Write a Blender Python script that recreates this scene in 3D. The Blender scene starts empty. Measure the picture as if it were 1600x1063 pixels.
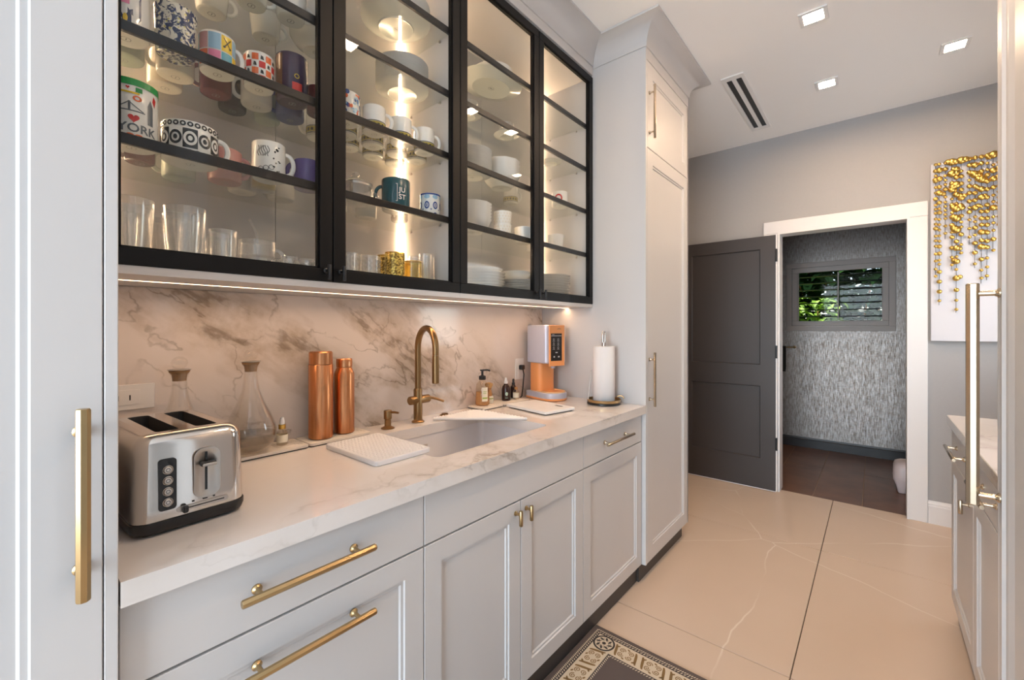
import bpy, bmesh, math, random
from mathutils import Vector, Matrix
random.seed(7)
PI = math.pi
S = bpy.context.scene
COL = S.collection

# ------------------------------------------------------------------ camera
cam_d = bpy.data.cameras.new('camera')
cam_d.sensor_width = 36.0
cam_d.lens = 673.0 / 1600.0 * 36.0
cam_d.shift_y = -18.5 / 1600.0
cam_d.clip_start = 0.01
cam = bpy.data.objects.new('camera', cam_d)
cam.location = (0, 0, 1.3)
cam.rotation_euler = (PI / 2, 0, math.atan2(567, 673))
COL.objects.link(cam)
S.camera = cam

# ------------------------------------------------------------------ world, large lights, exposure
W = bpy.data.worlds.new('world'); S.world = W; W.use_nodes = True
nt = W.node_tree; nt.nodes.clear()
wo = nt.nodes.new('ShaderNodeOutputWorld'); bg = nt.nodes.new('ShaderNodeBackground')
sky = nt.nodes.new('ShaderNodeTexSky'); sky.sky_type = 'NISHITA'; sky.sun_disc = False
sky.sun_elevation = math.radians(50); sky.sun_rotation = math.radians(200)
nt.links.new(sky.outputs[0], bg.inputs[0]); bg.inputs[1].default_value = 0.16
nt.links.new(bg.outputs[0], wo.inputs[0])

def area(name, loc, rot, sx, sy, power, color):
    l = bpy.data.lights.new(name, 'AREA'); l.shape = 'RECTANGLE'; l.size = sx; l.size_y = sy
    l.energy = power; l.color = color
    o = bpy.data.objects.new(name, l); o.location = loc; o.rotation_euler = rot; COL.objects.link(o); return o
# daylight entering through the glazed opening in the wall behind the camera
area('window_back_offscreen', (-0.3, -2.515, 1.25), (PI / 2, 0, 0), 1.9, 2.3, 48, (0.72, 0.86, 1.0))
# daylight entering through the side window beyond the far counter
area('window_right_offscreen', (0.885, 3.365, 1.55), (0, PI / 2, 0), 0.9, 0.6, 2.5, (0.85, 0.93, 1.0))
sun_d = bpy.data.lights.new('sun', 'SUN'); sun_d.energy = 2.6; sun_d.angle = math.radians(0.6); sun_d.color = (1.0, 0.95, 0.86)
sun = bpy.data.objects.new('sun_offscreen', sun_d); sun.location = (-4, 6, 6); sun.rotation_euler = Vector((0.55, 0.0, -0.83)).to_track_quat('-Z', 'Y').to_euler(); COL.objects.link(sun)
S.view_settings.view_transform = 'Standard'
S.view_settings.look = 'None'
S.view_settings.gamma = 1.0
S.view_settings.use_curve_mapping = False
S.view_settings.exposure = 1.66
S.cycles.use_denoising = True
S.cycles.max_bounces = 10
S.cycles.diffuse_bounces = 5
S.cycles.glossy_bounces = 5
S.cycles.transmission_bounces = 8
S.cycles.transparent_max_bounces = 40
S.cycles.caustics_reflective = False
S.cycles.caustics_refractive = False
S.cycles.sample_clamp_indirect = 4.0

# ------------------------------------------------------------------ materials
MATS = {}
def nodes(name):
    m = bpy.data.materials.new(name); m.use_nodes = True
    n = m.node_tree; b = n.nodes['Principled BSDF']; MATS[name] = m
    return m, n, b
def M(name, col, rough=0.5, metal=0.0, spec=0.5, emit=None, es=0.0, coat=0.0):
    m, n, b = nodes(name)
    b.inputs['Base Color'].default_value = (*col, 1); b.inputs['Roughness'].default_value = rough
    b.inputs['Metallic'].default_value = metal; b.inputs['Specular IOR Level'].default_value = spec
    b.inputs['Coat Weight'].default_value = coat
    if emit:
        b.inputs['Emission Color'].default_value = (*emit, 1); b.inputs['Emission Strength'].default_value = es
    return m
def N(n, t, **kw):
    x = n.nodes.new(t)
    for k, v in kw.items(): setattr(x, k, v)
    return x
def L(n, a, b): n.links.new(a, b)
def math_n(n, op, a, b=None, c=None, clamp=False):
    x = N(n, 'ShaderNodeMath', operation=op); x.use_clamp = clamp
    for i, v in enumerate((a, b, c)):
        if v is None: continue
        if isinstance(v, (int, float)): x.inputs[i].default_value = v
        else: L(n, v, x.inputs[i])
    return x.outputs[0]
def mixc(n, f, a, b, blend='MIX'):
    x = N(n, 'ShaderNodeMix', data_type='RGBA', blend_type=blend)
    for i, v in ((0, f), (6, a), (7, b)):
        if isinstance(v, (int, float)): x.inputs[i].default_value = v
        elif isinstance(v, tuple): x.inputs[i].default_value = (*v, 1)
        else: L(n, v, x.inputs[i])
    return x.outputs[2]
def noise(n, vec, scale, detail=4, rough=0.5, dist=0.0, out=0):
    x = N(n, 'ShaderNodeTexNoise'); x.inputs['Scale'].default_value = scale; x.inputs['Detail'].default_value = detail
    x.inputs['Roughness'].default_value = rough; x.inputs['Distortion'].default_value = dist
    if vec is not None: L(n, vec, x.inputs['Vector'])
    return x.outputs[out]
def mapping(n, vec, loc=(0,0,0), rot=(0,0,0), sc=(1,1,1)):
    x = N(n, 'ShaderNodeMapping'); x.inputs['Location'].default_value = loc; x.inputs['Rotation'].default_value = rot
    x.inputs['Scale'].default_value = sc; L(n, vec, x.inputs['Vector']); return x.outputs[0]
def pos(n): return N(n, 'ShaderNodeNewGeometry').outputs['Position']
def oco(n): return N(n, 'ShaderNodeTexCoord').outputs['Object']
def maprange(n, v, a, b, c, d, smooth=True):
    x = N(n, 'ShaderNodeMapRange'); x.interpolation_type = 'SMOOTHSTEP' if smooth else 'LINEAR'
    L(n, v, x.inputs[0])
    for i, q in enumerate((a, b, c, d)): x.inputs[i + 1].default_value = q
    return x.outputs[0]
def vmath(n, op, a, b):
    x = N(n, 'ShaderNodeVectorMath', operation=op)
    for i, v in enumerate((a, b)):
        if isinstance(v, tuple): x.inputs[i].default_value = v
        elif isinstance(v, (int, float)): x.inputs[3].default_value = v
        else: L(n, v, x.inputs[i])
    return x.outputs[0]
def bump(n, b, h, strength, dist=0.002):
    x = N(n, 'ShaderNodeBump'); x.inputs['Strength'].default_value = strength; x.inputs['Distance'].default_value = dist
    L(n, h, x.inputs['Height']); L(n, x.outputs[0], b.inputs['Normal'])

cab = M('cabinet_paint', (0.585, 0.565, 0.555), 0.36)
carcass_m = cab
toe_m = M('toe_kick_dark', (0.055, 0.045, 0.040), 0.45)
brass = M('brushed_brass', (0.46, 0.325, 0.165), 0.30, 1.0)
bronze = M('aged_bronze', (0.31, 0.19, 0.088), 0.28, 1.0)
nickel = M('champagne_nickel', (0.58, 0.49, 0.37), 0.25, 1.0)
blackm = M('black_metal', (0.0055, 0.005, 0.005), 0.45, 0.0, 0.22)
shelf_edge_m = M('shelf_edge_metal', (0.011, 0.0105, 0.0115), 0.36, 0.15, 0.35)
blackp = M('black_plastic', (0.012, 0.012, 0.013), 0.35)
china = M('white_china', (0.80, 0.79, 0.76), 0.16)
china_w = M('cream_china', (0.76, 0.70, 0.62), 0.2)
china_mark = M('china_stamp_grey', (0.18, 0.19, 0.19), 0.5)
whitep = M('white_plastic', (0.80, 0.79, 0.78), 0.35)
papr = M('white_paper', (0.72, 0.70, 0.695), 0.9)
chrome = M('polished_steel', (0.66, 0.62, 0.58), 0.12, 1.0)
steel_b = M('brushed_steel', (0.55, 0.51, 0.47), 0.3, 1.0)
ceil_m = M('ceiling_paint', (0.90, 0.885, 0.87), 0.85)
trim_m = M('white_trim_paint', (0.76, 0.74, 0.73), 0.4)
door_m = M('charcoal_door_paint', (0.047, 0.039, 0.037), 0.42)
darkbb = M('dark_base_paint', (0.028, 0.026, 0.028), 0.4)
stone_tray = M('pale_stone_tray', (0.66, 0.60, 0.53), 0.7)
dark_base = M('dark_rubber_base', (0.03, 0.028, 0.027), 0.6)
orange = M('apricot_plastic', (0.86, 0.36, 0.13), 0.32)
lilac = M('silver_lilac_plastic', (0.56, 0.58, 0.70), 0.3, 0.25)
amberb = M('dark_amber_glass', (0.030, 0.012, 0.010), 0.1)
wood_m = M('brush_wood', (0.45, 0.22, 0.07), 0.5)
label_w = M('cream_paper_label', (0.74, 0.70, 0.58), 0.7)
label_g = M('green_print', (0.33, 0.42, 0.10), 0.7)
cork = M('cork', (0.35, 0.20, 0.09), 0.8)
led = M('led_diffuser', (0.9, 0.85, 0.75), 0.5, emit=(1.0, 0.63, 0.37), es=9.5)
led_in = M('cabinet_led_diffuser', (0.9, 0.85, 0.75), 0.5, emit=(1.0, 0.68, 0.42), es=30.0)
lamp_m = M('downlight_lens', (0.9, 0.9, 0.9), 0.5, emit=(1.0, 0.70, 0.45), es=116.0)
gold = M('gold_leaf', (0.72, 0.47, 0.12), 0.28, 1.0)
canvas_m = M('pale_canvas', (0.66, 0.65, 0.68), 0.8)
leaf_b = M('bright_leaf', (0.30, 0.48, 0.05), 0.5)
leaf_d = M('dark_leaf', (0.020, 0.050, 0.014), 0.95, 0.0, 0.0)
shutter_m = M('shutter_paint', (0.56, 0.50, 0.47), 0.45)
stool_m = M('blush_white_plastic', (0.70, 0.60, 0.60), 0.35)
towel_m = M('charcoal_towel', (0.03, 0.028, 0.026), 0.95)
sink_m = M('white_composite', (0.70, 0.68, 0.69), 0.3)

def glassy(name, tint, refl=1.0, ior=1.45, rough=0.0, base_mix=0.0, base_col=(1, 1, 1)):
    m = bpy.data.materials.new(name); m.use_nodes = True; n = m.node_tree; n.nodes.clear()
    o = N(n, 'ShaderNodeOutputMaterial'); t = N(n, 'ShaderNodeBsdfTransparent'); g = N(n, 'ShaderNodeBsdfGlossy')
    t.inputs[0].default_value = (*tint, 1); g.inputs['Roughness'].default_value = rough; g.inputs[0].default_value = (1, 1, 1, 1)
    ge = N(n, 'ShaderNodeNewGeometry'); dt = N(n, 'ShaderNodeVectorMath', operation='DOT_PRODUCT'); L(n, ge.outputs['Normal'], dt.inputs[0]); L(n, ge.outputs['Incoming'], dt.inputs[1])
    f0 = ((ior-1)/(ior+1))**2   # Schlick reflectance, the same from both sides of a thin wall
    sch = math_n(n, 'MULTIPLY_ADD', math_n(n, 'POWER', math_n(n, 'SUBTRACT', 1.0, math_n(n, 'ABSOLUTE', dt.outputs['Value']), clamp=True), 5.0), 1-f0, f0)
    mx = N(n, 'ShaderNodeMixShader'); L(n, math_n(n, 'MULTIPLY', sch, refl, clamp=True), mx.inputs[0]); L(n, t.outputs[0], mx.inputs[1]); L(n, g.outputs[0], mx.inputs[2])
    sh = mx.outputs[0]
    if base_mix > 0:
        d = N(n, 'ShaderNodeBsdfPrincipled'); d.inputs['Base Color'].default_value = (*base_col, 1); d.inputs['Roughness'].default_value = 0.2
        m2 = N(n, 'ShaderNodeMixShader'); m2.inputs[0].default_value = base_mix; L(n, sh, m2.inputs[1]); L(n, d.outputs[0], m2.inputs[2]); sh = m2.outputs[0]
    L(n, sh, o.inputs[0]); MATS[name] = m; return m
pane_m = glassy('door_pane_glass', (0.985, 0.99, 0.985), 0.35)
shelf_m = glassy('shelf_glass', (0.945, 0.962, 0.95), 1.0, 1.5)
tumbler_m = glassy('clear_drinking_glass', (0.972, 0.972, 0.968), 1.8, 1.5, 0.03, 0.05, (0.85, 0.85, 0.84))
decant_m = glassy('decanter_glass', (0.97, 0.965, 0.955), 1.3, 1.48)
water_m = glassy('standing_water', (0.78, 0.76, 0.72), 0.8, 1.33)
goldglass = glassy('gold_flecked_glass', (0.80, 0.58, 0.16), 1.0, 1.5, 0.1, 0.45, (0.60, 0.36, 0.05))
palegold = glassy('pale_gold_glass', (0.92, 0.86, 0.60), 1.3, 1.5, 0.05, 0.12, (0.65, 0.55, 0.25))
soapglass = glassy('soap_bottle_plastic', (0.95, 0.92, 0.86), 1.0, 1.45, 0.05)
soapliq = glassy('amber_soap', (0.90, 0.62, 0.32), 0.5, 1.35, 0.05, 0.35, (0.85, 0.58, 0.30))
greenglass = glassy('green_tinted_glass', (0.60, 0.80, 0.72), 1.5, 1.5, 0.03)
winglass = glassy('window_glass', (0.95, 0.97, 0.96), 0.22)

# gold flecks on the gold tumblers
def fleck():
    m, n, b = nodes('gold_fleck_pattern')
    v = noise(n, oco(n), 160, 3); b.inputs['Base Color'].default_value = (0.62, 0.40, 0.07, 1)
    L(n, mixc(n, maprange(n, v, 0.42, 0.58, 0, 1), (0.22, 0.12, 0.02), (0.85, 0.60, 0.14)), b.inputs['Base Color'])
    b.inputs['Metallic'].default_value = 0.55; b.inputs['Roughness'].default_value = 0.3
    return m
goldfleck = fleck()

def marble(name, off, rot, soft_k, thin_k, hair_k, m0, m1, ca, cb):
    m, n, b = nodes(name)
    p = pos(n)
    p1 = mapping(n, p, rot=rot)
    p2 = mapping(n, p1, loc=off, sc=(0.9, 0.46, 1.55))
    wv = noise(n, p2, 2.6, 6, 0.6, out=1)
    w = vmath(n, 'ADD', p2, vmath(n, 'SCALE', wv, 0.50))
    a = math_n(n, 'ABSOLUTE', math_n(n, 'SUBTRACT', noise(n, w, 1.5, 4, 0.55), 0.5))
    fine = noise(n, p, 9, 6, 0.65)
    msk = maprange(n, noise(n, p2, 1.9, 3), m0, m1, 0.04, 1.0)
    thin = math_n(n, 'MULTIPLY', maprange(n, a, 0.0, 0.014, 1.0, 0.0), math_n(n, 'MULTIPLY', msk, maprange(n, fine, 0.32, 0.55, 0.25, 1.0)))
    soft = math_n(n, 'MULTIPLY', maprange(n, a, 0.0, 0.10, 1.0, 0.0), math_n(n, 'MULTIPLY', msk, maprange(n, fine, 0.3, 0.65, 0.15, 1.0)))
    w2 = vmath(n, 'ADD', p1, vmath(n, 'SCALE', noise(n, p1, 4.2, 5, 0.55, out=1), 0.26))
    a2 = math_n(n, 'ABSOLUTE', math_n(n, 'SUBTRACT', noise(n, mapping(n, w2, loc=off, sc=(1, 0.7, 1.5)), 3.4, 3, 0.5), 0.5))
    hair = math_n(n, 'MULTIPLY', maprange(n, a2, 0.0, 0.016, 1.0, 0.0), math_n(n, 'MULTIPLY', msk, maprange(n, fine, 0.35, 0.6, 0.1, 1.0)))
    base = mixc(n, noise(n, p, 1.3, 3), ca, cb)
    c1 = mixc(n, math_n(n, 'MULTIPLY', soft, soft_k), base, (0.42, 0.33, 0.24))
    c2 = mixc(n, math_n(n, 'MULTIPLY', thin, thin_k), c1, (0.20, 0.15, 0.11))
    c3 = mixc(n, math_n(n, 'MULTIPLY', hair, hair_k), c2, (0.26, 0.21, 0.16))
    L(n, c3, b.inputs['Base Color']); b.inputs['Roughness'].default_value = 0.10
    return m
splash_m = marble('veined_splash_marble', (3.1, 0.62, 1.2), (math.radians(36), math.radians(6), 0), 0.85, 0.62, 0.60, 0.34, 0.52, (0.76, 0.70, 0.66), (0.70, 0.62, 0.57))
marble_m = marble('pale_counter_marble', (3.1, 0.35, 1.2), (math.radians(20), math.radians(8), math.radians(-38)), 0.50, 0.45, 0.35, 0.42, 0.62, (0.74, 0.70, 0.675), (0.70, 0.65, 0.61))

def tile_mat():
    m, n, b = nodes('cream_porcelain')
    p = pos(n)
    w = vmath(n, 'ADD', p, vmath(n, 'SCALE', noise(n, p, 1.4, 4, 0.5, out=1), 0.16))
    vo = N(n, 'ShaderNodeTexVoronoi', feature='DISTANCE_TO_EDGE'); vo.inputs['Scale'].default_value = 0.95; L(n, mapping(n, w, loc=(0.37, 0.12, 0.0)), vo.inputs['Vector'])
    vein = math_n(n, 'MULTIPLY', maprange(n, vo.outputs['Distance'], 0.0, 0.0045, 1, 0), maprange(n, noise(n, p, 1.3, 2), 0.36, 0.55, 0, 0.75))
    base = mixc(n, noise(n, mapping(n, p, loc=(0, 0, 0.37)), 2.5, 3), (0.66, 0.515, 0.395), (0.61, 0.465, 0.35))
    L(n, mixc(n, vein, base, (0.82, 0.73, 0.62)), b.inputs['Base Color'])
    b.inputs['Roughness'].default_value = 0.30
    return m
tile_m = tile_mat()
grout_m = M('floor_grout', (0.12, 0.085, 0.06), 0.9)
def brown_tile():
    m, n, b = nodes('brown_ceramic_tile')
    p = mapping(n, pos(n), sc=(1.0, 1.0, 1))
    v = noise(n, p, 5, 6, 0.6)
    L(n, mixc(n, maprange(n, v, 0.3, 0.7, 0, 1), (0.20, 0.092, 0.052), (0.125, 0.058, 0.036)), b.inputs['Base Color'])
    b.inputs['Roughness'].default_value = 0.35
    return m
btile_m = brown_tile()
bgrout_m = M('pale_grout', (0.42, 0.30, 0.20), 0.9)
def wallpaint():
    m, n, b = nodes('warm_grey_wall_paint')
    v = noise(n, pos(n), 60, 3)
    L(n, mixc(n, v, (0.375, 0.365, 0.36), (0.395, 0.385, 0.378)), b.inputs['Base Color'])
    b.inputs['Roughness'].default_value = 0.7
    return m
wall_m = wallpaint()
white_wall = M('white_wall_paint', (0.74, 0.73, 0.72), 0.8)
def foil():
    m, n, b = nodes('silver_foil_wallpaper')
    p = pos(n)
    st = noise(n, mapping(n, p, sc=(44, 44, 4.6)), 4.0, 5, 0.6)
    fine = noise(n, mapping(n, p, sc=(10, 10, 60)), 3.0, 3, 0.6)
    v = math_n(n, 'ADD', math_n(n, 'MULTIPLY', st, 0.75), math_n(n, 'MULTIPLY', fine, 0.25))
    L(n, mixc(n, maprange(n, v, 0.24, 0.74, 0, 1), (0.19, 0.15, 0.12), (0.50, 0.47, 0.455)), b.inputs['Base Color'])
    b.inputs['Metallic'].default_value = 0.7
    L(n, maprange(n, v, 0.3, 0.7, 0.55, 0.36), b.inputs['Roughness'])
    bump(n, b, v, 0.25, 0.002)
    return m
foil_m = foil()
def copper():
    m, n, b = nodes('brushed_copper')
    p = oco(n)
    v = noise(n, mapping(n, p, sc=(30, 30, 1.0)), 4, 4)
    v2 = noise(n, p, 14, 3)
    c = mixc(n, maprange(n, v, 0.3, 0.7, 0, 1), (0.58, 0.22, 0.085), (0.74, 0.36, 0.18))
    L(n, mixc(n, maprange(n, v2, 0.55, 0.75, 0, 0.5), c, (0.30, 0.17, 0.08)), b.inputs['Base Color'])
    b.inputs['Metallic'].default_value = 1; b.inputs['Roughness'].default_value = 0.28
    return m
copper_m = copper()

# ------------------------------------------------------------------ geometry helpers
class G:
    def __init__(s): s.v = []; s.f = []
    def add(s, vs, fs):
        o = len(s.v); s.v += [tuple(v) for v in vs]; s.f += [tuple(i + o for i in f) for f in fs]; return s
    def box(s, x0, x1, y0, y1, z0, z1):
        return s.add([(x0,y0,z0),(x1,y0,z0),(x1,y1,z0),(x0,y1,z0),(x0,y0,z1),(x1,y0,z1),(x1,y1,z1),(x0,y1,z1)],
                     [(3,2,1,0),(4,5,6,7),(0,1,5,4),(1,2,6,5),(2,3,7,6),(3,0,4,7)])
    def cbox(s, x0, x1, y0, y1, z0, z1, b=0.003):
        bm = bmesh.new()
        for x, sx in ((x0, 1), (x1, -1)):
            for y, sy in ((y0, 1), (y1, -1)):
                for z, sz in ((z0, 1), (z1, -1)):
                    bm.verts.new((x, y + sy*b, z + sz*b)); bm.verts.new((x + sx*b, y, z + sz*b)); bm.verts.new((x + sx*b, y + sy*b, z))
        bmesh.ops.convex_hull(bm, input=bm.verts); return s.bm(bm)
    def bm(s, bm):
        bm.verts.index_update(); bm.normal_update()
        s.add([v.co for v in bm.verts], [[v.index for v in f.verts] for f in bm.faces]); bm.free(); return s
    def lathe(s, prof, seg=32, c=(0, 0, 0), cap0=True, cap1=True, axis='z', a0=0.0):
        vs = []; n = len(prof)
        for r, z in prof:
            for k in range(seg):
                t = a0 + 2*PI*k/seg; x, y = r*math.cos(t), r*math.sin(t)
                p = (x, y, z) if axis == 'z' else ((z, x, y) if axis == 'x' else (y, z, x))
                vs.append((p[0]+c[0], p[1]+c[1], p[2]+c[2]))
        fs = []
        for i in range(n - 1):
            for k in range(seg):
                k2 = (k+1) % seg
                fs.append((i*seg+k, i*seg+k2, (i+1)*seg+k2, (i+1)*seg+k))
        if cap0: fs.append(tuple(reversed(range(seg))))
        if cap1: fs.append(tuple((n-1)*seg + k for k in range(seg)))
        return s.add(vs, fs)
    def cyl(s, c, r, h, seg=20, axis='z'): return s.lathe([(r, 0), (r, h)], seg, c, axis=axis)
    def tube(s, pts, r, seg=10, cap=True, sx=1.0):
        pts = [Vector(p) for p in pts]; n = len(pts); vs = []; fs = []
        rr = r if isinstance(r, (list, tuple)) else [r]*n
        t0 = (pts[1]-pts[0]).normalized(); up = Vector((0,0,1)) if abs(t0.z) < 0.9 else Vector((1,0,0))
        nn = t0.cross(up).normalized()
        for i, p in enumerate(pts):
            t = (pts[min(i+1,n-1)] - pts[max(i-1,0)]).normalized()
            nn = (nn - t*nn.dot(t)).normalized(); bb = t.cross(nn)
            for k in range(seg):
                a = 2*PI*k/seg; vs.append(p + (nn*math.cos(a) + bb*math.sin(a)*sx)*rr[i])
        for i in range(n-1):
            for k in range(seg):
                k2 = (k+1) % seg; fs.append((i*seg+k, i*seg+k2, (i+1)*seg+k2, (i+1)*seg+k))
        if cap: fs += [tuple(reversed(range(seg))), tuple((n-1)*seg+k for k in range(seg))]
        return s.add(vs, fs)
    def prism(s, poly, z0, z1, b=0.0):
        n = len(poly); vs = []; fs = []
        rings = [(0.0, z0), (0.0, z1)] if b <= 0 else [(b, z0), (0, z0+b), (0, z1-b), (b, z1)]
        cx = sum(p[0] for p in poly)/n; cy = sum(p[1] for p in poly)/n
        for ins, z in rings:
            for x, y in poly:
                d = math.hypot(x-cx, y-cy) or 1; k = 1 - ins/d; vs.append((cx+(x-cx)*k, cy+(y-cy)*k, z))
        for i in range(len(rings)-1):
            for k in range(n):
                k2 = (k+1) % n; fs.append((i*n+k, i*n+k2, (i+1)*n+k2, (i+1)*n+k))
        fs += [tuple(reversed(range(n))), tuple((len(rings)-1)*n+k for k in range(n))]
        return s.add(vs, fs)
    def xf(s, mtx):
        s.v = [tuple(mtx @ Vector(v)) for v in s.v]; return s
    def mesh(s, name, mat, smooth=True, ang=38):
        me = bpy.data.meshes.new(name); me.from_pydata(s.v, [], s.f); me.update()
        if mat: me.materials.append(mat)
        if smooth:
            me.polygons.foreach_set('use_smooth', [True]*len(me.polygons)); me.set_sharp_from_angle(angle=math.radians(ang))
        return me

def rrect(x0, x1, y0, y1, r, k=6):
    out = []
    for cx, cy, a in ((x1-r, y1-r, 0), (x0+r, y1-r, PI/2), (x0+r, y0+r, PI), (x1-r, y0+r, 1.5*PI)):
        for i in range(k+1): t = a + PI/2*i/k; out.append((cx+r*math.cos(t), cy+r*math.sin(t)))
    return out

def props(o, label=None, cat=None, group=None, kind=None):
    if label: o['label'] = label
    if cat: o['category'] = cat
    if group: o['group'] = group
    if kind: o['kind'] = kind
    return o
def thing(name, label, cat, loc=(0,0,0), rz=0.0, group=None):
    o = bpy.data.objects.new(name, None); o.empty_display_size = 0.05; COL.objects.link(o)
    o.location = loc; o.rotation_euler = (0, 0, rz); return props(o, label, cat, group)
def part(name, g, mat, parent=None, label=None, smooth=True, loc=(0,0,0), rot=(0,0,0), ang=38):
    me = g if isinstance(g, bpy.types.Mesh) else g.mesh(name, mat, smooth, ang)
    o = bpy.data.objects.new(name, me); COL.objects.link(o); o.parent = parent; o.location = loc; o.rotation_euler = rot
    if label: o['label'] = label
    return o
def single(name, g, mat, label, cat, group=None, loc=(0,0,0), rz=0, smooth=True):
    o = part(name, g, mat, None, smooth=smooth, loc=loc, rot=(0,0,rz)); return props(o, label, cat, group)
def struct(name, g, mat, smooth=False, parent=None):
    o = part(name, g, mat, parent, smooth=smooth)
    if parent is None: o['kind'] = 'structure'
    return o
def clone(root, loc, rz=None, label=None, group=None):
    r = root.copy(); COL.objects.link(r); r.location = loc
    if rz is not None: r.rotation_euler = (0, 0, rz)
    if label: r['label'] = label
    if group: r['group'] = group
    for ch in list(root.children):
        c = ch.copy(); COL.objects.link(c); c.parent = r
        for gch in list(ch.children):
            d = gch.copy(); COL.objects.link(d); d.parent = c
    return r

# ------------------------------------------------------------------ key dimensions (metres, camera stands over the origin)
XW = -1.531      # backsplash face
XC = -0.885      # counter front and tall cabinet front
XD = -0.905      # base door faces
XU = -1.186      # wall cabinet door faces
YL, YR = 0.118, 2.10
ZC = 0.909; ZCEIL = 2.83
YE = 4.0         # end wall
XR = 0.87        # right wall
SZ = [1.703, 1.942, 2.175, 2.41]

# ------------------------------------------------------------------ room shell
g = G().box(-1.75, XR+0.12, -2.62, YE+0.06, -0.10, -0.006)
floor = struct('floor', g, grout_m)
TX = [-1.75, -1.443, -0.241, 0.961]; TY = [-2.62, -1.713, -0.511, 0.689, 1.889, 3.089, YE+0.06]
for i in range(3):
    for j in range(6):
        x0, x1 = TX[i]+0.002, min(TX[i+1], XR+0.12)-0.002
        y0, y1 = TY[j]+0.002, TY[j+1]-0.002
        if j == 5: y1 = YE+0.045
        part('floor_tile', G().cbox(x0, x1, y0, y1, -0.006, 0.0, 0.0008), tile_m, floor, smooth=False)
ceiling = struct('ceiling', G().box(-1.75, XR+0.12, -2.62, YE+0.12, ZCEIL, ZCEIL+0.1), ceil_m)
struct('wall_left', G().box(-1.75, XW-0.022, -2.62, YE+0.12, 0, ZCEIL), wall_m)
# right wall with a side window beyond the counter
wy0, wy1, wz0, wz1 = 3.05, 3.68, 1.05, 2.05
g = G().box(XR, XR+0.12, -2.62, wy0, 0, ZCEIL).box(XR, XR+0.12, wy1, YE+0.12, 0, ZCEIL).box(XR, XR+0.12, wy0, wy1, 0, wz0).box(XR, XR+0.12, wy0, wy1, wz1, ZCEIL)
struct('wall_right', g, wall_m)
g = G()
for a, b2, c, d in ((wy0, wy0+0.05, wz0, wz1), (wy1-0.05, wy1, wz0, wz1), (wy0+0.05, wy1-0.05, wz0, wz0+0.05), (wy0+0.05, wy1-0.05, wz1-0.05, wz1)):
    g.box(XR+0.03, XR+0.09, a, b2, c, d)
w2 = struct('window_2', g, trim_m); part('pane', G().box(XR+0.055, XR+0.061, wy0+0.05, wy1-0.05, wz0+0.05, wz1-0.05), winglass, w2, smooth=False)
# back wall with glazed opening, behind the camera
g = G().box(-1.75, -1.3, -2.62, -2.5, 0, ZCEIL).box(0.7, XR+0.12, -2.62, -2.5, 0, ZCEIL).box(-1.3, 0.7, -2.62, -2.5, 2.45, ZCEIL)
struct('wall_back', g, white_wall)
g = G().box(-1.3, -1.24, -2.6, -2.53, 0, 2.45).box(0.64, 0.7, -2.6, -2.53, 0, 2.45).box(-1.24, 0.64, -2.6, -2.53, 2.39, 2.45).box(-1.24, 0.64, -2.6, -2.53, 0, 0.05).box(-0.33, -0.27, -2.6, -2.53, 0.05, 2.39)
w3 = struct('window_3', g, trim_m)
for a, b2 in ((-1.24, -0.33), (-0.27, 0.64)): part('pane', G().box(a, b2, -2.57, -2.564, 0.05, 2.39), winglass, w3, smooth=False)

# end wall with doorway
OX0, OX1, OZ = -0.577, 0.167, 2.045
g = G().box(-1.553, OX0-0.015, YE, YE+0.12, 0, ZCEIL).box(OX1+0.015, XR, YE, YE+0.12, 0, ZCEIL).box(OX0-0.015, OX1+0.015, YE, YE+0.12, OZ+0.015, ZCEIL)
struct('wall_end', g, wall_m)
t1 = struct('trim_1', G().cbox(OX0-0.113, OX1+0.104, YE-0.02, YE-0.0005, OZ+0.008, OZ+0.106, 0.003), trim_m)
part('casing_board', G().cbox(OX1+0.010, OX1+0.104, YE-0.02, YE-0.0005, 0.0, OZ+0.007, 0.003), trim_m, t1, smooth=False)
part('casing_board', G().cbox(OX0-0.113, OX0-0.010, YE-0.02, YE-0.0005, 0.0, OZ+0.007, 0.003), trim_m, t1, smooth=False)
part('jamb', G().box(OX0-0.014, OX0, YE-0.022, YE+0.119, 0, OZ), trim_m, t1, smooth=False)
part('jamb', G().box(OX1, OX1+0.014, YE-0.022, YE+0.119, 0, OZ), trim_m, t1, smooth=False)
part('jamb', G().box(OX0-0.014, OX1+0.014, YE-0.022, YE+0.119, OZ, OZ+0.014), trim_m, t1, smooth=False)
part('strike_plate', G().box(OX1-0.0015, OX1, YE+0.005, YE+0.03, 0.97, 1.03), blackm, t1, smooth=False)
# moulded skirting on the end wall
pr = [(0,0),(-0.016,0),(-0.016,0.115),(-0.012,0.120),(-0.012,0.132),(-0.007,0.138),(-0.005,0.150),(0,0.150)]
def skirting(name, x0, x1, y, mat, prof):
    n = len(prof); vs = [(x0, y+p[0], p[1]) for p in prof] + [(x1, y+p[0], p[1]) for p in prof]
    fs = [(k, k+n, (k+1) % n + n, (k+1) % n) for k in range(n)] + [tuple(range(n)), tuple(reversed(range(n, 2*n)))]
    return struct(name, G().add(vs, fs), mat)
skirting('baseboard_end', OX1+0.105, XR, YE-0.0005, trim_m, pr)
skirting('baseboard_corner', -1.553, OX0-0.114, YE-0.0005, trim_m, pr)

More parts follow.
